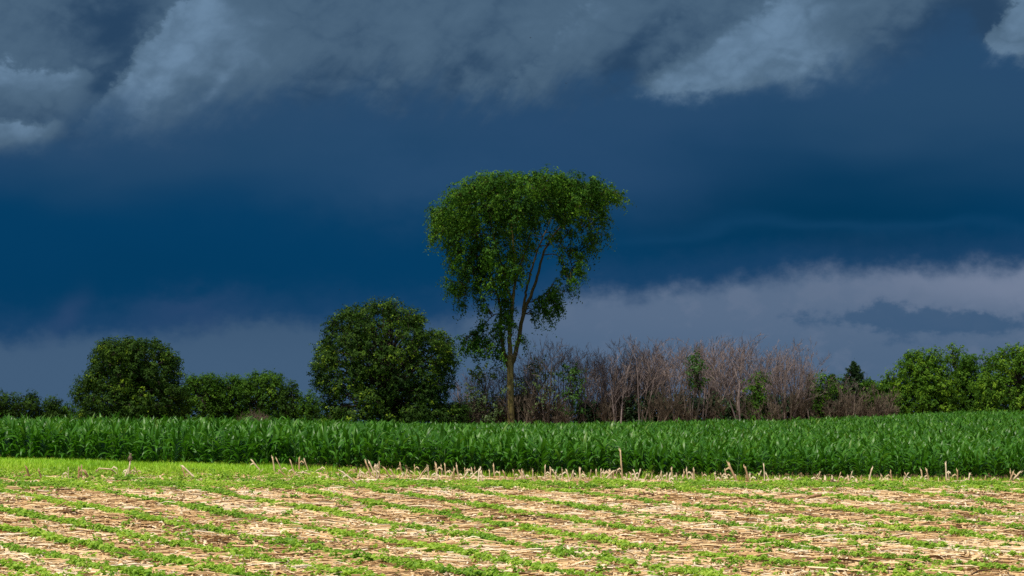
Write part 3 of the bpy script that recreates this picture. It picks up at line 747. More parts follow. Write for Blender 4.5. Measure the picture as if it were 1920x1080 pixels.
    limb([(376,560),(352,490,-.5),(335,420,-.9),(310,330,-1.3),(290,230,-1.6),(270,150,-1.8)], .085, .02)
    limb([(384,480),(410,400,-.6),(440,320,-1.),(455,230,-1.4),(470,150,-1.6)], .08, .02)
    limb([(340,600),(300,600),(270,635),(240,670)], .04, .012)
    limb([(430,560),(470,540),(510,530)], .045, .012)
    limb([(492,370),(540,365),(570,385),(582,430)], .035, .01)
    limb([(530,300),(570,330),(600,390),(610,430)], .03, .008)
    limb([(590,230),(650,250),(680,300)], .03, .01)
    limb([(300,470),(240,470),(200,500)], .035, .01)
    limb([(265,370),(210,380),(165,380)], .035, .01); limb([(230,270),(150,250),(90,250)], .04, .01)
    limb([(318,530),(285,500),(230,450)], .03, .01); limb([(660,160),(710,130),(765,135)], .03, .01)
    AP = np.concatenate(limbs)
    for c, r in zip(C, Rr):
        dd = np.linalg.norm(AP - c, axis=1) + np.maximum(0, AP[:, 2] - c[2]) * .4; a = AP[np.argmin(dd + (np.arange(len(AP)) < 6) * 3)]
        b.tube(branch_path(rng, a, c, 6, .1, .05) - base, np.linspace(.035, .01, 6), 4, .25, False)
    for TW, CC in ((tw1, C[:n_up]), (tw2, C[n_up:])):
        for (p0, dr, L), c in zip(TW, CC):
            for j in range(0, len(p0), 4): b.tube(np.stack((c, (c + p0[j]) / 2, p0[j], p0[j] + dr[j] * L[j] * .6 - (0, 0, .15 * L[j]))) - base, (.012, .01, .007, .005), 3, .25, False)
    b.build('trunk', M['elm_bark'], root, True)
build_elm()

# --- round dark trees and the low wood on the left
leafy_tree('maple_tree', 'big round dark green maple leafy to the ground, left of the elm', 'tree',
    [(588,792),(596,740),(585,700),(584,662),(600,622),(622,600),(652,582),(700,570),(735,563),(778,574),(793,602),(818,618),(843,632),(850,655),(857,678),(845,705),(852,760),(880,768),(850,792)],
    166.0, 31, 'maple', 250, .50, 130, 14, .36, .115, .25, .045, hi=.03, inner=.35, trunk_r=.24, tmean=.42, tsd=.26)
leafy_tree('round_tree', 'rounded dark olive-green tree with domed top, farther left than the maple', 'tree',
    [(140,786),(134,742),(150,715),(165,690),(166,670),(180,648),(215,640),(260,637),(300,648),(330,668),(342,690),(338,712),(350,745),(345,790)],
    169.0, 32, 'maple', 235, .46, 130, 14, .32, .115, .2, .05, hi=.012, inner=.35, trunk_r=.2, tmean=.46, tsd=.24)
G1 = 'low trees behind the corn on the left'
for poly, Y, sd_, lab, nb_, m_ in (
    ([(-40,786),(-30,750),(-5,740),(40,738),(70,740),(76,762),(80,786)], 178, 41, 'low dark spreading tree behind the corn at the far left edge', 50, 'maple'),
    ([(72,786),(74,760),(90,747),(108,750),(113,768),(116,786)], 179, 42, 'small dark round bush between the far left tree and a low shrub', 22, 'maple'),
    ([(106,788),(112,768),(128,760),(142,766),(146,788)], 180, 43, 'lowest dark shrub just left of the domed olive tree', 16, 'green'),
    ([(332,792),(336,738),(348,716),(366,704),(392,702),(414,714),(422,760),(420,792)], 174, 44, 'low green tree touching the right side of the domed olive tree', 76, 'green'),
    ([(394,794),(398,730),(416,710),(438,706),(462,714),(476,742),(476,794)], 175, 45, 'low green tree in the middle of the wood left of the maple', 64, 'green'),
    ([(448,794),(452,730),(466,706),(496,699),(524,704),(540,725),(544,794)], 174, 46, 'tallest of the low green trees left of the maple, with a broad top', 80, 'green'),
    ([(524,794),(528,735),(540,718),(552,720),(560,740),(566,794)], 173, 47, 'narrow dark green tree with a pointed top beside the low wood', 34, 'maple'),
    ([(556,794),(560,752),(572,734),(586,738),(596,760),(600,794)], 172, 48, 'small pale green shrub tucked against the left side of the maple', 26, 'green')):
    leafy_tree('leafy_tree', lab, 'tree', poly, float(Y), sd_, m_, nb_, .42, 120, 13, .3, .115, .2, .05, G1, inner=.5, tmean=.36)
# --- green trees on the right
G2 = 'green trees at the right end of the thicket'
for poly, Y, sd_, lab, nb_, m_, tm, kw in (
    ([(1640,780),(1646,735),(1650,712),(1662,700),(1676,712),(1684,745),(1680,782)], 171, 51, 'small light green sapling at the left end of the right-hand trees', 32, 'green', .5, {}),
    ([(1668,784),(1672,730),(1680,690),(1700,668),(1722,656),(1752,662),(1772,684),(1790,720),(1800,760),(1796,784)], 170, 52, 'broad bright green tree, widest of the right-hand group', 120, 'green', .6, {}),
    ([(1766,700),(1770,668),(1776,652),(1788,648),(1802,655),(1808,680),(1804,705)], 174, 53, 'airy tree with an open top showing sky, behind the broad bright tree', 20, 'green', .55, {'per_vol': 34}),
    ([(1776,782),(1782,720),(1800,676),(1818,664),(1834,672),(1842,700),(1846,782)], 172, 54, 'dark green tree with a rounded top between the two brightest right-hand trees', 60, 'green', .35, {}),
    ([(1822,778),(1826,730),(1838,690),(1860,668),(1876,656),(1906,650),(1950,656),(1980,690),(1990,770)], 169, 55, 'yellowish green dense tree at the right edge of the photo', 130, 'green', .58, {'hi': .03}),
    ([(1826,700),(1830,680),(1846,668),(1866,664),(1876,690),(1866,720)], 173, 56, 'small leafy crown rising left of the yellowish tree at right', 18, 'green', .45, {'per_vol': 45})):
    leafy_tree('leafy_tree', lab, 'tree', poly, float(Y), sd_, m_, nb_, .45, kw.pop('per_vol', 110), 13, .34, .125, .2, .05, G2, inner=.45, tmean=tm, **kw)
# --- green trees and shrubs inside the thicket
G3 = 'green saplings among the bare trees'
for poly, Y, sd_, lab, nb_, m_, pv in (
    ([(1056,770),(1054,720),(1056,690),(1070,680),(1086,684),(1090,710),(1092,770)], 167.8, 61, 'bright green sapling right of the elm trunk', 15, 'bright', 44),
    ([(1288,720),(1286,690),(1292,664),(1306,660),(1316,672),(1324,690),(1326,710),(1310,722)], 167.8, 62, 'bright green sapling with tufted top in the middle of the bare trees', 14, 'bright', 36),
    ([(966,780),(970,700),(990,672),(1012,664),(1040,690),(1050,740),(1048,780)], 168.4, 63, 'thinly leafed pale green tree just right of the elm trunk', 26, 'pale', 26),
    ([(860,785),(866,720),(884,688),(920,682),(948,700),(950,785)], 168.2, 64, 'thinly leafed yellowish tree between the maple and the elm trunk', 26, 'pale', 28),
    ([(966,795),(968,730),(976,700),(984,712),(990,795)], 172, 65, 'narrow green bush showing right behind the elm trunk', 14, 'bright', 40),
    ([(1396,794),(1398,735),(1408,706),(1424,694),(1440,712),(1446,794)], 168.6, 66, 'dark green shrub with a lighter top inside the thicket right of the tufted sapling', 26, 'green', 55),
    ([(1520,790),(1524,720),(1536,700),(1552,706),(1556,790)], 169, 67, 'dull olive shrub among bare branches left of the cedars', 22, 'green', 40),
    ([(1556,790),(1560,728),(1572,703),(1592,708),(1600,750),(1604,790)], 170, 68, 'dark green shrub filling the gap left of the tallest cedar', 26, 'green', 60),
    ([(1612,788),(1614,728),(1628,707),(1646,718),(1656,750),(1660,788)], 170, 69, 'dark green shrub between the tallest cedar and the right-hand trees', 26, 'green', 70)):
    leafy_tree('sapling', lab, 'sapling', poly, float(Y), sd_, m_, nb_, .42, pv, 10, .32, .14, .2, .06, G3, inner=.6, tmean=.45, trunk_r=.07)
def cedar(px, top, half, Y, seed, label):
    rng = np.random.default_rng(seed); ppm = FPX / Y; x0 = (px - 960) / FPX * Y
    base = np.array((x0, Y, float(gz(x0, Y)) - .05)); tp = P3(px, top, Y)[2]; hgt = tp - base[2]; hw = half / ppm
    P, T = [], []; b = MB()
    b.tube([(0, 0, 0), (0.02, 0, hgt * .5), (0, .02, hgt * .98)], [.1, .06, .01], 6, .4)
    for i in range(int(hgt * 30 * (1 + hw * .5))):
        f = rng.random() ** .8; z = hgt * f; L = hw * (1 - f) ** .85 * (.45 + .75 * rng.random()) + .06
        a = rng.random() * 6.283; d = np.array((math.cos(a), math.sin(a), .45 + .4 * rng.random()))
        b.tube([(0, 0, z), d * L * .6 * (1, 1, .8) + (0, 0, z), d * L + (0, 0, z)], [.012, .009, .004], 3, .3, False)
        m = int(26 + 60 * L); s = rng.random(m) ** .6
        pp = d[None] * (L * s)[:, None] + (0, 0, z) + rng.normal(size=(m, 3)) * .06 * (1.3 - s)[:, None]
        P.append(pp); T.append(np.clip(.4 + rng.normal() * .15 + rng.normal(size=m) * .12, 0, 1))
    P = np.concatenate(P); T = np.concatenate(T)
    v, q, t = leaf_quads(rng, P, .12, .1, T, -.5, .42)
    root = thing('cedar_tree', label, 'tree', tuple(base), 'cedars at the right of the thicket')
    mesh_obj('crown', v, q, t, M['cedar'], root); b.build('trunk', M['bark'], root)
cedar(1600, 682, 56, 171.0, 71, 'dark green cedar with a pointed top, tallest of the cedars')
cedar(1560, 704, 40, 172.0, 72, 'slimmer dark cedar left of the tallest cedar')
cedar(1634, 716, 34, 172.5, 73, 'lower dark cedar right of the tallest cedar')
cedar(1215, 716, 14, 174.0, 74, 'very narrow dark cedar deep in the bare thicket, left of its middle')
cedar(1520, 704, 30, 173.5, 75, 'ragged dark cedar behind bare branches left of the slim cedar')
cedar(1335, 726, 20, 175.0, 76, 'dark low cedar deep in the bare thicket below the tufted sapling')
cedar(1150, 742, 18, 175.0, 77, 'dark low cedar deep in the thicket, nearest to the elm')

# --- bare trees
def bare_tree(rng, height, stems, spread, twig=.0068, levels=3, bushy=.82):
    tk, tw = MB(), MB()
    def grow(p, d, L, r, lev, mb):
        n = 5 if lev == 0 else 4
        pts = [p]; dd = d / np.linalg.norm(d)
        for i in range(n):
            dd = dd + rng.normal(size=3) * (.09 if lev == 0 else .16) + np.array((0, 0, .07)); dd /= np.linalg.norm(dd)
            pts.append(pts[-1] + dd * L / n)
        r1 = max(twig * .7, r * (.35 if lev == 0 else .4))
        mb.tube(pts, np.linspace(r, r1, n + 1), 5 if lev == 0 else 3, float(np.clip(.5 + rng.normal() * .2, 0, 1)), False)
        if lev >= levels: return
        cnt = int((9, 6, 5)[lev] * bushy * (.8 + .4 * rng.random()))
        for i in range(cnt):
            f = (.28 + .72 * rng.random() ** .8) if lev == 0 else (.15 + .85 * rng.random())
            k = f * n; a = pts[int(min(k, n - 1))]; b_ = pts[int(min(k, n - 1)) + 1]; q = a + (b_ - a) * (k - int(min(k, n - 1)))
            ax = rng.normal(size=3); ax -= dd * ax.dot(dd); ax /= np.linalg.norm(ax) + 1e-9
            ang = R(28 + 26 * rng.random()); nd = dd * math.cos(ang) + ax * math.sin(ang); nd[2] += .15
            grow(q, nd, L * (.30 + .22 * rng.random()) * (1.15 - .45 * f if lev == 0 else 1), max(twig, r * (1 - f * .6) * .45), lev + 1, tw)
    for s in range(stems):
        a = rng.random() * 6.283; sp = spread * (.3 + .7 * rng.random())
        grow(np.array((math.cos(a) * .12 * (stems > 1), math.sin(a) * .12 * (stems > 1), -.05)), np.array((math.cos(a) * sp, math.sin(a) * sp, 1.)), height * .86 * (.8 + .2 * rng.random()), .038 + .014 * rng.random(), 0, tk)
    return [(np.concatenate(m.v), np.concatenate(m.q), np.concatenate(m.t)) for m in (tk, tw)]
rng = np.random.default_rng(17)
bare_protos = []
for i in range(9):
    (a, b_) = bare_tree(rng, 5.0, int(rng.integers(2, 4)), .22)
    hh = b_[0][:, 2].max(); bare_protos.append((mesh_data('trunk', *a, M['bare']), mesh_data('twigs', *b_, M['bare']), hh))
brush_protos = []
for i in range(6):
    (a, b_) = bare_tree(rng, 2.2, 7, .75, .009, 2, 1.1)
    hh = b_[0][:, 2].max(); brush_protos.append((mesh_data('stems', *a, M['brush']), mesh_data('twigs', *b_, M['brush']), hh))
TOPX = [850, 880, 930, 990, 1030, 1060, 1075, 1090, 1140, 1200, 1240, 1290, 1340, 1385, 1415, 1435, 1470, 1510, 1530, 1560, 1600]
TOPY = np.array([715, 694, 690, 668, 630, 655, 690, 662, 652, 634, 650, 640, 646, 630, 655, 668, 642, 660, 690, 700, 712]) - 7
def place_bare(px, top, Y, protos, nm, label, cat, group, names, wid=None):
    x0 = (px - 960) / FPX * Y; z0 = float(gz(x0, Y)); hgt = P3(px, top, Y)[2] - z0
    pm = protos[int(rng.integers(0, len(protos)))]; s = hgt / pm[2]
    r = thing(nm, label, cat, (x0, Y, z0), group); r.rotation_euler = (0, 0, rng.random() * 6.283)
    w = wid or s * (.8 + .35 * rng.random()); r.scale = (w, w, s)
    for n_, me in zip(names, pm[:2]):
        o = bpy.data.objects.new(n_, me); COL.objects.link(o); o.parent = r
named = {1030: 'tallest airy bare tree just right of the elm trunk', 1200: 'tall bare tree at the highest peak left of the tufted sapling',
         1385: 'tall slender bare tree rising right of the tufted sapling', 1470: 'round-topped bare tree standing apart at the right of the thicket',
         1290: 'bare tree directly behind the tufted green sapling'}
for px, lab in named.items(): place_bare(px, np.interp(px, TOPX, TOPY) - 3, 168.5, bare_protos, 'bare_tree', lab, 'tree', 'bare trees in the thicket', ('trunk', 'twigs'))
zones = [(862, 950, 7, 'bare grey-brown tree in the thicket between the maple and the elm trunk'), (968, 1075, 8, 'bare grey-brown tree in the thicket close right of the elm trunk'),
         (1080, 1290, 24, 'bare grey-brown tree in the thicket between the two bright green saplings'), (1300, 1425, 15, 'bare grey-brown tree in the thicket right of the tufted green sapling'),
         (1432, 1530, 12, 'bare brownish tree in the clump left of the cedars'), (1540, 1620, 5, 'low bare tree with spreading branches in front of the cedars')]
for a, b_, n, lab in zones:
    for i in range(n):
        px = a + (b_ - a) * (i + rng.random()) / n
        place_bare(px, np.interp(px, TOPX, TOPY) + abs(rng.normal()) * 9 - 8, 168.5 + rng.random() * 7, bare_protos, 'bare_tree', lab, 'tree', 'bare trees in the thicket', ('trunk', 'twigs'))
bz = [(850, 950, 6, 730, 'leafless brown brush at the foot of the thicket, left of the elm trunk'), (966, 1100, 7, 735, 'leafless brown brush at the foot of the thicket, just right of the elm trunk'),
      (1100, 1300, 8, 728, 'leafless brown brush below the bare trees between the green saplings'), (1300, 1440, 6, 728, 'leafless brown brush below the bare trees right of the tufted sapling'),
      (1440, 1600, 8, 735, 'leafless brown brush in front of the cedars'), (1590, 1662, 12, 748, 'low reddish bare bramble left of the broad bright tree'), (462, 492, 3, 770, 'small pale leafless shrub in front of the low wood left of the maple')]
for a, b_, n, top, lab in bz:
    for i in range(n):
        px = a + (b_ - a) * (i + rng.random()) / n
        place_bare(px, top + rng.normal() * (20 if a > 600 else 5), 167.6 + rng.random() * 3, brush_protos, 'bare_shrub', lab, 'shrub', 'leafless brush under the trees', ('stems', 'twigs'), 1.0)
# dark undergrowth at the back of the thicket
uz = [(868, 752), (905, 745), (940, 756), (975, 742), (1010, 750), (1046, 756), (1100, 752), (1128, 748), (1165, 742), (1190, 746), (1226, 738), (1255, 748), (1285, 742), (1310, 736), (1345, 742), (1375, 748), (1405, 740), (1440, 738), (1470, 742), (1500, 735), (1530, 742), (1560, 738), (1590, 742), (1620, 740), (1650, 748)]
ulab = lambda x: 'low dark green bush behind the brush ' + ('left of the elm trunk' if x < 950 else 'close right of the elm trunk' if x < 1090 else 'below the bare trees between the green saplings' if x < 1300 else 'right of the tufted sapling' if x < 1440 else 'below the cedars')
for i, (x, top) in enumerate(uz):
    leafy_tree('undergrowth_bush', ulab(x), 'bush', [(x - 26, 800), (x - 22, top + 14), (x - 4, top), (x + 12, top + 5), (x + 24, top + 20), (x + 26, 800)], 169.6 + (i % 3) * 1.2, 200 + i, 'cedar', 20, .45, 70, 10, .3, .16, .1, .06, 'dark bushes behind the brush', inner=.6, tmean=.2, trunk_r=.05)

# ------------------------------------------------------------------ standing corn stubble
ST = [  # polyline in photo pixels from the ground up, width, tint (0 rust .. 1 white)
 ([(58,902),(49,876)],5,.15),([(80,901),(72,881)],4,.25),([(128,902),(128,877)],2.2,.75),([(147,902),(148,876)],5,.25),([(152,902),(153,874)],4,.3),([(170,904),(160,885)],6,.12),
 ([(229,896),(214,884),(207,880),(186,878),(181,884)],4,.7),([(231,902),(238,883)],5,.75),([(237,900),(244,868)],4,.85),([(245,896),(243,874)],3,.5),([(249,899),(252,876)],2.2,.7),([(264,900),(253,877)],3,.35),
 ([(351,901),(342,878)],3.5,.25),([(375,903),(341,873)],5,.8),([(495,890),(472,863)],4,.65),([(484,890),(492,882)],4,.75),
 ([(516,890),(511,858)],4,.6),([(533,890),(518,860)],3,.6),([(523,896),(523,882)],3,.5),([(542,898),(524,882)],4,.3),([(555,894),(544,863)],3,.6),([(561,888),(561,858)],4,.35),([(582,893),(570,861)],3,.6),
 ([(599,895),(575,887),(560,886)],3,.7),([(613,890),(603,880),(598,880),(590,885)],3,.65),([(640,900),(634,889)],4,.8),
 ([(675,914),(658,898),(640,884)],5,.85),([(665,894),(664,880)],4,.35),([(668,893),(668,879)],3,.45),([(669,899),(676,882)],4,.75),([(688,897),(675,886)],2.2,.6),
 ([(699,897),(685,865)],4,.45),([(705,895),(692,866)],4,.75),([(698,890),(705,873)],4,.75),([(709,902),(703,872)],4,.8),([(711,895),(711,867)],3,.5),([(706,893),(708,872)],4,.7),
 ([(736,900),(721,878)],4,.35),([(744,899),(732,880)],4,.6),([(755,891),(750,870)],4,.5),([(751,897),(756,888)],5,.8),([(782,898),(765,886)],3,.3),([(779,891),(777,872)],2.2,.5),([(785,894),(771,884)],3,.6),
 ([(781,904),(791,888),(801,876)],4,.6),([(805,901),(802,875)],4,.7),([(810,890),(801,871)],4,.4),([(820,903),(817,870)],5,.55),([(827,904),(820,890)],6,.85),([(829,895),(827,872)],3,.6),([(836,893),(834,871)],3.4,.6),
 ([(842,899),(852,880)],3,.6),([(851,901),(851,880)],4,.4),([(861,900),(856,872)],4,.65),([(873,893),(871,878)],3,.5),([(864,902),(877,885)],4,.8),([(875,902),(887,893)],4,.65),
 ([(887,896),(884,878)],3,.6),([(891,893),(890,877)],3,.5),([(896,907),(899,880)],5,.85),([(903,906),(902,884)],5,.75),([(908,898),(900,878)],3,.5),([(928,895),(925,872)],4,.6),
 ([(967,900),(962,882)],3,.6),([(985,903),(973,882)],4,.5),([(981,900),(978,882)],4,.4),([(988,902),(980,884)],3.4,.75),([(999,904),(999,881)],3,.7),([(1022,903),(1022,873)],3,.7),([(1032,901),(1032,878)],4,.5),
 ([(1052,903),(1035,881)],4,.75),([(1056,902),(1054,880)],3,.65),([(1068,902),(1075,884)],4,.75),([(1075,900),(1074,885)],3,.5),([(1088,903),(1087,880)],5,.6),([(1098,902),(1092,893)],3,.6),([(1104,902),(1108,882)],3,.65),
 ([(1127,902),(1127,880)],3,.7),([(1132,898),(1131,882)],3,.6),([(1128,903),(1151,883)],5,.75),([(1142,903),(1143,882)],4,.6),([(1150,903),(1150,885)],4,.45),([(1140,895),(1138,880)],3,.6),
 ([(1168,903),(1165,870),(1163,844)],4.2,.6),([(1157,900),(1156,886)],3,.6),([(1176,904),(1175,889)],3,.7),([(1187,903),(1182,887)],4,.6),([(1196,902),(1188,882)],3,.8),([(1206,903),(1213,890)],3,.65),([(1216,902),(1217,891)],4,.45),
 ([(1234,905),(1240,885)],3,.7),([(1242,902),(1240,884)],3,.6),([(1255,906),(1256,890)],5,.9),([(1262,903),(1259,878)],4,.65),([(1269,905),(1268,890)],3,.7),([(1281,903),(1281,893)],5,.75),([(1290,903),(1287,880)],4,.7),
 ([(1302,907),(1301,880)],4,.65),([(1295,899),(1302,888)],2.4,.6),([(1345,907),(1340,888)],4,.75),([(1324,905),(1324,898)],3,.7),([(1356,901),(1351,888)],3,.6),([(1365,902),(1359,881)],3,.5),([(1366,903),(1363,895)],6,.7),
 ([(1383,904),(1366,870)],6,.4),([(1380,902),(1379,893)],6,.7),([(1405,905),(1397,875)],5,.4),([(1408,905),(1406,890)],4,.8),([(1424,904),(1423,889)],3,.75),([(1434,906),(1432,871)],2.6,.8),([(1453,905),(1454,896)],4,.7),
 ([(1530,904),(1532,896)],5,.8),([(1548,906),(1547,896)],7,.75),([(1560,906),(1560,897)],7,.7),([(1592,907),(1590,893)],5,.6),([(1628,906),(1635,878)],4,.75),([(1690,907),(1703,887)],3,.85),([(1697,905),(1696,896)],4,.8),
 ([(1731,905),(1727,882)],4,.6),([(1743,907),(1737,880)],4,.6),([(1775,905),(1773,868)],4,.9),([(1781,905),(1778,887)],3,.7),([(1796,905),(1795,881)],4,.45),([(1816,907),(1816,897)],3,.7),([(1827,906),(1825,898)],4,.7),
 ([(1893,906),(1903,896),(1913,885)],5,.7),([(1608,907),(1604,900)],7,.7),([(1668,905),(1664,898)],6,.75),([(1652,906),(1650,898)],4,.7),([(1480,905),(1482,898)],4,.7)]
rng = np.random.default_rng(77)
for i in range(62):                  # shorter stubs filling the line
    x_ = 655 + 1260 * (i + rng.random()) / 62; y_ = float(np.interp(x_, [640, 1000, 1300, 1920], [898, 902, 904, 906])) + rng.normal() * 1.2; h_ = 7 + 15 * rng.random() ** 1.5
    ST.append(([(x_, y_), (x_ + rng.normal() * h_ * .3, y_ - h_)], 2.2 + 2.2 * rng.random(), .35 + .5 * rng.random()))
info = []
for pts, w, tn in ST:
    x0, y0 = pts[0]; x1, y1 = pts[-1]; bent = len(pts) > 2 and max(abs(pts[1][0] - x0 - (x1 - x0) * .5), 0) > 3 or len(pts) > 3
    hgt = y0 - min(p[1] for p in pts); lean = math.degrees(math.atan2(x1 - x0, hgt))
    size = 'tall' if hgt >= 30 else 'short' if hgt < 16 else 'knee-high'
    colr = 'reddish brown' if tn < .28 else 'brown' if tn < .42 else 'pale'
    ln = 'bent over' if bent else 'leaning far left' if lean < -35 else 'leaning left' if lean < -12 else 'leaning far right' if lean > 35 else 'leaning right' if lean > 12 else 'upright'
    zn = ('the domed olive tree' if x0 < 345 else 'the low wood' if x0 < 590 else 'the maple' if x0 < 850 else 'the elm' if x0 < 1060 else 'the bare trees' if x0 < 1500 else 'the right-hand trees')
    info.append((size, colr, ln, zn))
ONES = 'first second third fourth fifth sixth seventh eighth ninth tenth eleventh twelfth thirteenth fourteenth fifteenth sixteenth seventeenth eighteenth nineteenth twentieth'.split() + ['twenty-' + k for k in 'first second third fourth fifth sixth seventh eighth ninth'.split()] + ['thirtieth'] + ['thirty-' + k for k in 'first second third fourth fifth sixth seventh eighth ninth'.split()]
ORD = ['leftmost'] + [k + ' from left' for k in ONES[1:]]
bird_spot = None
for n_, ((pts, w, tn), key) in enumerate(zip(ST, info)):
    same = sorted([i for i, k2 in enumerate(info) if k2 == key], key=lambda i: ST[i][0][0][0]); size, colr, ln, zn = key
    if (pts[0] == (237, 900)): lab = 'pale corn stalk with a small brown bird perched on its tip'
    elif pts[0] == (1168, 903): lab = 'tallest yellowish corn stalk, upright before the corn right of the elm'
    elif len(same) == 1: lab = f'{size} {colr} corn stalk {ln}, the only such below {zn}'
    else: lab = f'{ORD[same.index(n_)]} {size} {colr} corn stalk {ln} below {zn}'
    x, Y, z = ground_at(*pts[0]); x, Y, z = float(x[0]), float(Y[0]), float(z[0]); s = Y / FPX; rad = w * s / 2 * .72
    P = []
    dep = 0.0
    for (a, b_) in pts:
        P.append(P3(a, b_, Y + dep)); dep += rng.normal() * .06
    P = np.array(P); P[0, 2] = z - .02
    m = len(P); tt = np.linspace(0, m - 1, (m - 1) * 6 + 1); P = np.stack([np.interp(tt, np.arange(m), P[:, i]) for i in range(3)], 1)
    P[1:-1] += rng.normal(size=P[1:-1].shape) * rad * .12
    rr = rad * np.linspace(1.12, .88, len(P)); rr[2::4] *= 1.16
    base = np.array((x, Y, z)); b = MB(); b.tube(P - base, rr, 7, tn)
    # splintered end
    e = P[-1] - base; d = (P[-1] - P[-2]); d /= np.linalg.norm(d)
    for j in range(3):
        o_ = rng.normal(size=3) * rad * .55; b.tube([e + o_ - d * rad, e + o_ * 1.1 + d * rad * (1 + 2.2 * rng.random())], [rad * .5, rad * .12], 4, min(1, tn + .15))
    root = thing('corn_stalk', lab, 'corn stalk', (x, Y, z), 'broken corn stalks standing at the edge of the field')
    b.build('stem', M['straw'], root, True)
    if n_ % 3 != 1:                  # a dry leaf sheath still hanging on the stem
        b = MB(); kx = int(len(P) * (.3 + .4 * rng.random())); p0 = P[kx] - base; sgn = 1 if rng.random() < .5 else -1
        L = .10 + .10 * rng.random(); pp = np.array([p0, p0 + (sgn * L * .35, -.02, L * .35), p0 + (sgn * L * .75, -.03, L * .12), p0 + (sgn * L * .9, -.03, -L * .4)])
        ww = np.array((.5, 1, .9, .15)) * (.010 + rad * .4); v = np.concatenate([(p - (0, .3 * a, a), p + (0, .3 * a, a)) for p, a in zip(pp, ww)])
        b.add(v, [(0, 2, 3, 1), (2, 4, 5, 3), (4, 6, 7, 5)], min(1, tn + .15)); b.build('dry_leaf', M['straw'], root)
    if pts[0] == (237, 900): bird_spot = P[-1] + d * rad * 1.5
# stalks lying on the straw
LY = [([(726,944),(770,948),(822,950)],6,.6,'long yellowish corn stalk lying flat on the straw below the maple'), ([(690,938),(722,931)],6,.45,'short thick brownish stalk lying just left of the long yellowish stalk'),
      ([(780,909),(808,914)],6,.8,'pale cut stalk lying in the greenery below the maple'), ([(1503,943),(1517,932),(1540,927)],6,.22,'curved brown stalk lying on bare straw at the right'),
      ([(1553,949),(1572,938)],5,.28,'short brown stalk lying right of the curved brown stalk'), ([(1395,1009),(1440,1006),(1497,1002)],5,.5,'long thin stalk lying between two soybean rows at lower right'),
      ([(410,1005),(440,995)],5,.65,'slanting pale stalk lying on the straw at lower left'), ([(455,1011),(500,999)],4,.65,'longer slanting stalk lying right of the slanting pale stalk'), ([(170,943),(250,941)],4,.6,'straight pale stalk lying in the upper left straw')]
for pts, w, tn, lab in LY:
    gx_, gY_, gz_ = (float(k[0]) for k in ground_at(*max(pts, key=lambda p: p[1])))
    Ys = np.array([gY_ + .25 * (p[0] - pts[0][0]) / FPX * gY_ for p in pts]); r0 = w * gY_ / FPX / 2
    P = np.array([P3(p[0], p[1], y_) for p, y_ in zip(pts, Ys)])
    m = len(P); tt = np.linspace(0, m - 1, (m - 1) * 7 + 1); P = np.stack([np.interp(tt, np.arange(m), P[:, i]) for i in range(3)], 1)
    P[1:-1] += rng.normal(size=P[1:-1].shape) * r0 * .12; P[:, 2] = np.maximum(P[:, 2], gz(P[:, 0], P[:, 1]) + r0)
    rr = r0 * np.linspace(1.1, .85, len(P)); rr[2::4] *= 1.15; base = P[0].copy()
    b = MB(); b.tube(P - base, rr, 8, tn); o = b.build('fallen_stalk', M['straw'], None, True); o.location = base
    tag(o, lab, 'corn stalk', 'corn stalks lying on the straw')

# ------------------------------------------------------------------ birds
M['bird'] = tint_mat('bird_feathers', [(0, (.06, .045, .032)), (.5, (.19, .14, .095)), (1, (.42, .35, .27))], .9, .1, 60, .3)
M['beak'] = tint_mat('bird_beak', [(0, (.10, .07, .04)), (1, (.2, .15, .09))], .5)
def perched_bird(p):
    root = thing('bird', 'small streaky brown bird perched upright on a pale corn stalk', 'bird', tuple(p))
    b = MB()
    ax = np.array([(0, .035, -.01), (0, .03, .012), (0, .022, .04), (0, .014, .075), (0, .006, .105), (0, 0, .128), (0, -.004, .142), (.002, -.01, .156), (.003, -.014, .172), (.003, -.013, .186), (.003, -.012, .194)])
    b.tube(ax, [.006, .022, .036, .043, .041, .032, .025, .025, .026, .019, .006], 14, .55); b.build('body', M['bird'], root, True)
    for s in (-1, 1):
        b = MB(); b.tube([(s * .030, .012, .115), (s * .042, .022, .08), (s * .034, .042, .03), (s * .014, .058, -.02)], [.010, .017, .013, .003], 8, .12); b.build('wing', M['bird'], root, True)
        b = MB(); b.tube([(s * .012, .012, .02), (s * .012, .004, -.004), (s * .010, -.006, -.016)], [.004, .0025, .003], 5, .3); b.build('leg', M['beak'], root, True)
        b = MB(); b.tube([(.003 + s * .022, -.024, .176), (.003 + s * .026, -.027, .176)], [.004, .002], 6, 0); b.build('eye', M['bird'], root, True)
    b = MB(); b.tube([(0, .038, .02), (0, .062, -.035), (0, .075, -.075)], [.014, .014, .008], 6, .1); b.build('tail', M['bird'], root, True)
    b = MB(); b.tube([(.003, -.034, .172), (.003, -.046, .170), (.003, -.056, .167)], [.007, .004, .001], 6, .4); b.build('beak', M['beak'], root, True)
    root.rotation_euler = (0, 0, R(25))
perched_bird(bird_spot)
M['dark'] = tint_mat('dark_feathers', [(0, (.015, .015, .017)), (1, (.04, .04, .045))], .8)
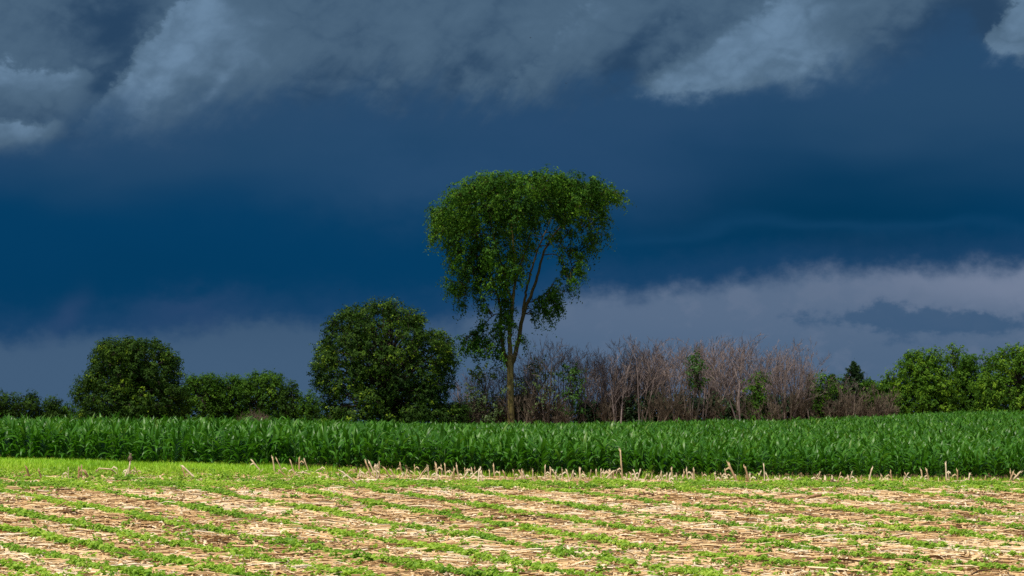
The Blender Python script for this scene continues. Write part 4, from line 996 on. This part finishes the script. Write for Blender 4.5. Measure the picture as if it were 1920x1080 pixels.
def flying_bird(px, py, Y, rz, span, label):
    p = P3(px, py, Y); root = thing('flying_bird', label, 'bird', tuple(p), 'dark birds flying before the storm clouds'); k = span / 2
    b = MB(); b.tube(np.array([(0, -.42, 0), (0, -.3, .02), (0, -.1, .02), (0, .15, 0), (0, .4, -.02)]) * k, np.array([.02, .075, .10, .08, .02]) * k, 8, .4); b.build('body', M['dark'], root, True)
    for s in (-1, 1):
        b = MB(); v = []
        for f, ch, y, z in ((0, .30, 0, .02), (.35, .30, -.08, .16), (.7, .2, -.02, .2), (1, .03, .12, .14)):
            for dz_ in (.012, -.012): v += [(s * f * k, (y - ch / 2) * k, (z + dz_) * k), (s * f * k, (y + ch / 2) * k, (z + dz_) * k)]
        q = []
        for i in range(3):
            a = i * 4; q += [(a, a + 1, a + 5, a + 4), (a + 2, a + 6, a + 7, a + 3), (a, a + 4, a + 6, a + 2), (a + 1, a + 3, a + 7, a + 5)]
        b.add(v, q, .4); b.build('wing', M['dark'], root)
    b = MB(); b.tube(np.array([(0, .35, -.02), (0, .62, -.02)]) * k, np.array([.03, .08]) * k, 6, .2); b.build('tail', M['dark'], root)
    root.rotation_euler = (R(8), R(12), rz)
flying_bird(995, 71, 150, R(40), .2, 'tiny dark bird flying highest, below the middle of the cloud')
flying_bird(1061, 156, 150, R(-30), .22, 'tiny dark bird flying at the ragged cloud base above the elm')
flying_bird(637, 543, 160, R(80), .14, 'tiny dark bird flying in blue sky left of the elm')

# ------------------------------------------------------------------ yellow-flowered weeds at the foot of the corn
M['yellow'] = tint_mat('yellow_petal', [(0, (.65, .48, .02)), (1, (.8, .62, .05))], .6)
WD = [(1214, 902, 22, 'small yellow-flowered weed below the bare trees, leftmost of the flowering weeds'), (1335, 904, 18, 'yellow-flowered weed among stubble left of two thick leaning brown stalks'), (1300, 903, 12, 'lowest yellow-flowered weed among stubble below the thicket'),
      (1418, 904, 16, 'yellow-flowered weed between stubs right of two thick leaning brown stalks'), (1722, 905, 14, 'yellow-flowered weed left of a pair of stalks below the right-hand trees'), (1845, 908, 8, 'low weed with yellow flowers nearest the right edge')]
for x_, y_, hpx, lab in WD:
    x, Y, z = ground_at(x_, y_); base = np.array((x[0], Y[0], z[0])); h = hpx * Y[0] / FPX
    root = thing('wildflower', lab, 'weed', tuple(base), 'yellow-flowered weeds at the foot of the corn')
    st, fo, fl = MB(), MB(), MB(); pos = []
    for i in range(6):
        a = rng.random() * 6.283; tip = np.array((math.cos(a) * h * .35, math.sin(a) * h * .35, h * (.7 + .3 * rng.random())))
        st.tube([(0, 0, -.01), tip * (.4, .4, .6), tip], [.005, .004, .003], 4, .3); pos.append(tip)
        for j in range(9): fo_p = tip * (.2 + .75 * rng.random()) + rng.normal(size=3) * .02; v, q, t = leaf_quads(rng, fo_p[None], .07, .3, np.array([.6]), .2); fo.add(v, q, t)
    for tip in pos:
        fl = MB(); a_ = np.arange(9) * 2 * math.pi / 8; rr_ = np.where(np.arange(8) % 2, .011, .024)
        v = np.vstack((tip + (0, 0, .004), tip + np.stack((np.cos(a_[:8]) * rr_, np.sin(a_[:8]) * rr_, .008 + 0 * rr_), 1)))
        fl.add(v, [(0, 1 + j, 1 + (j + 1) % 8, 1 + (j + 1) % 8) for j in range(8)], rng.random()); fl.build('flower', M['yellow'], root)
    st.build('stem', M['soy_stem'], root); fo.build('foliage', M['soy'], root)
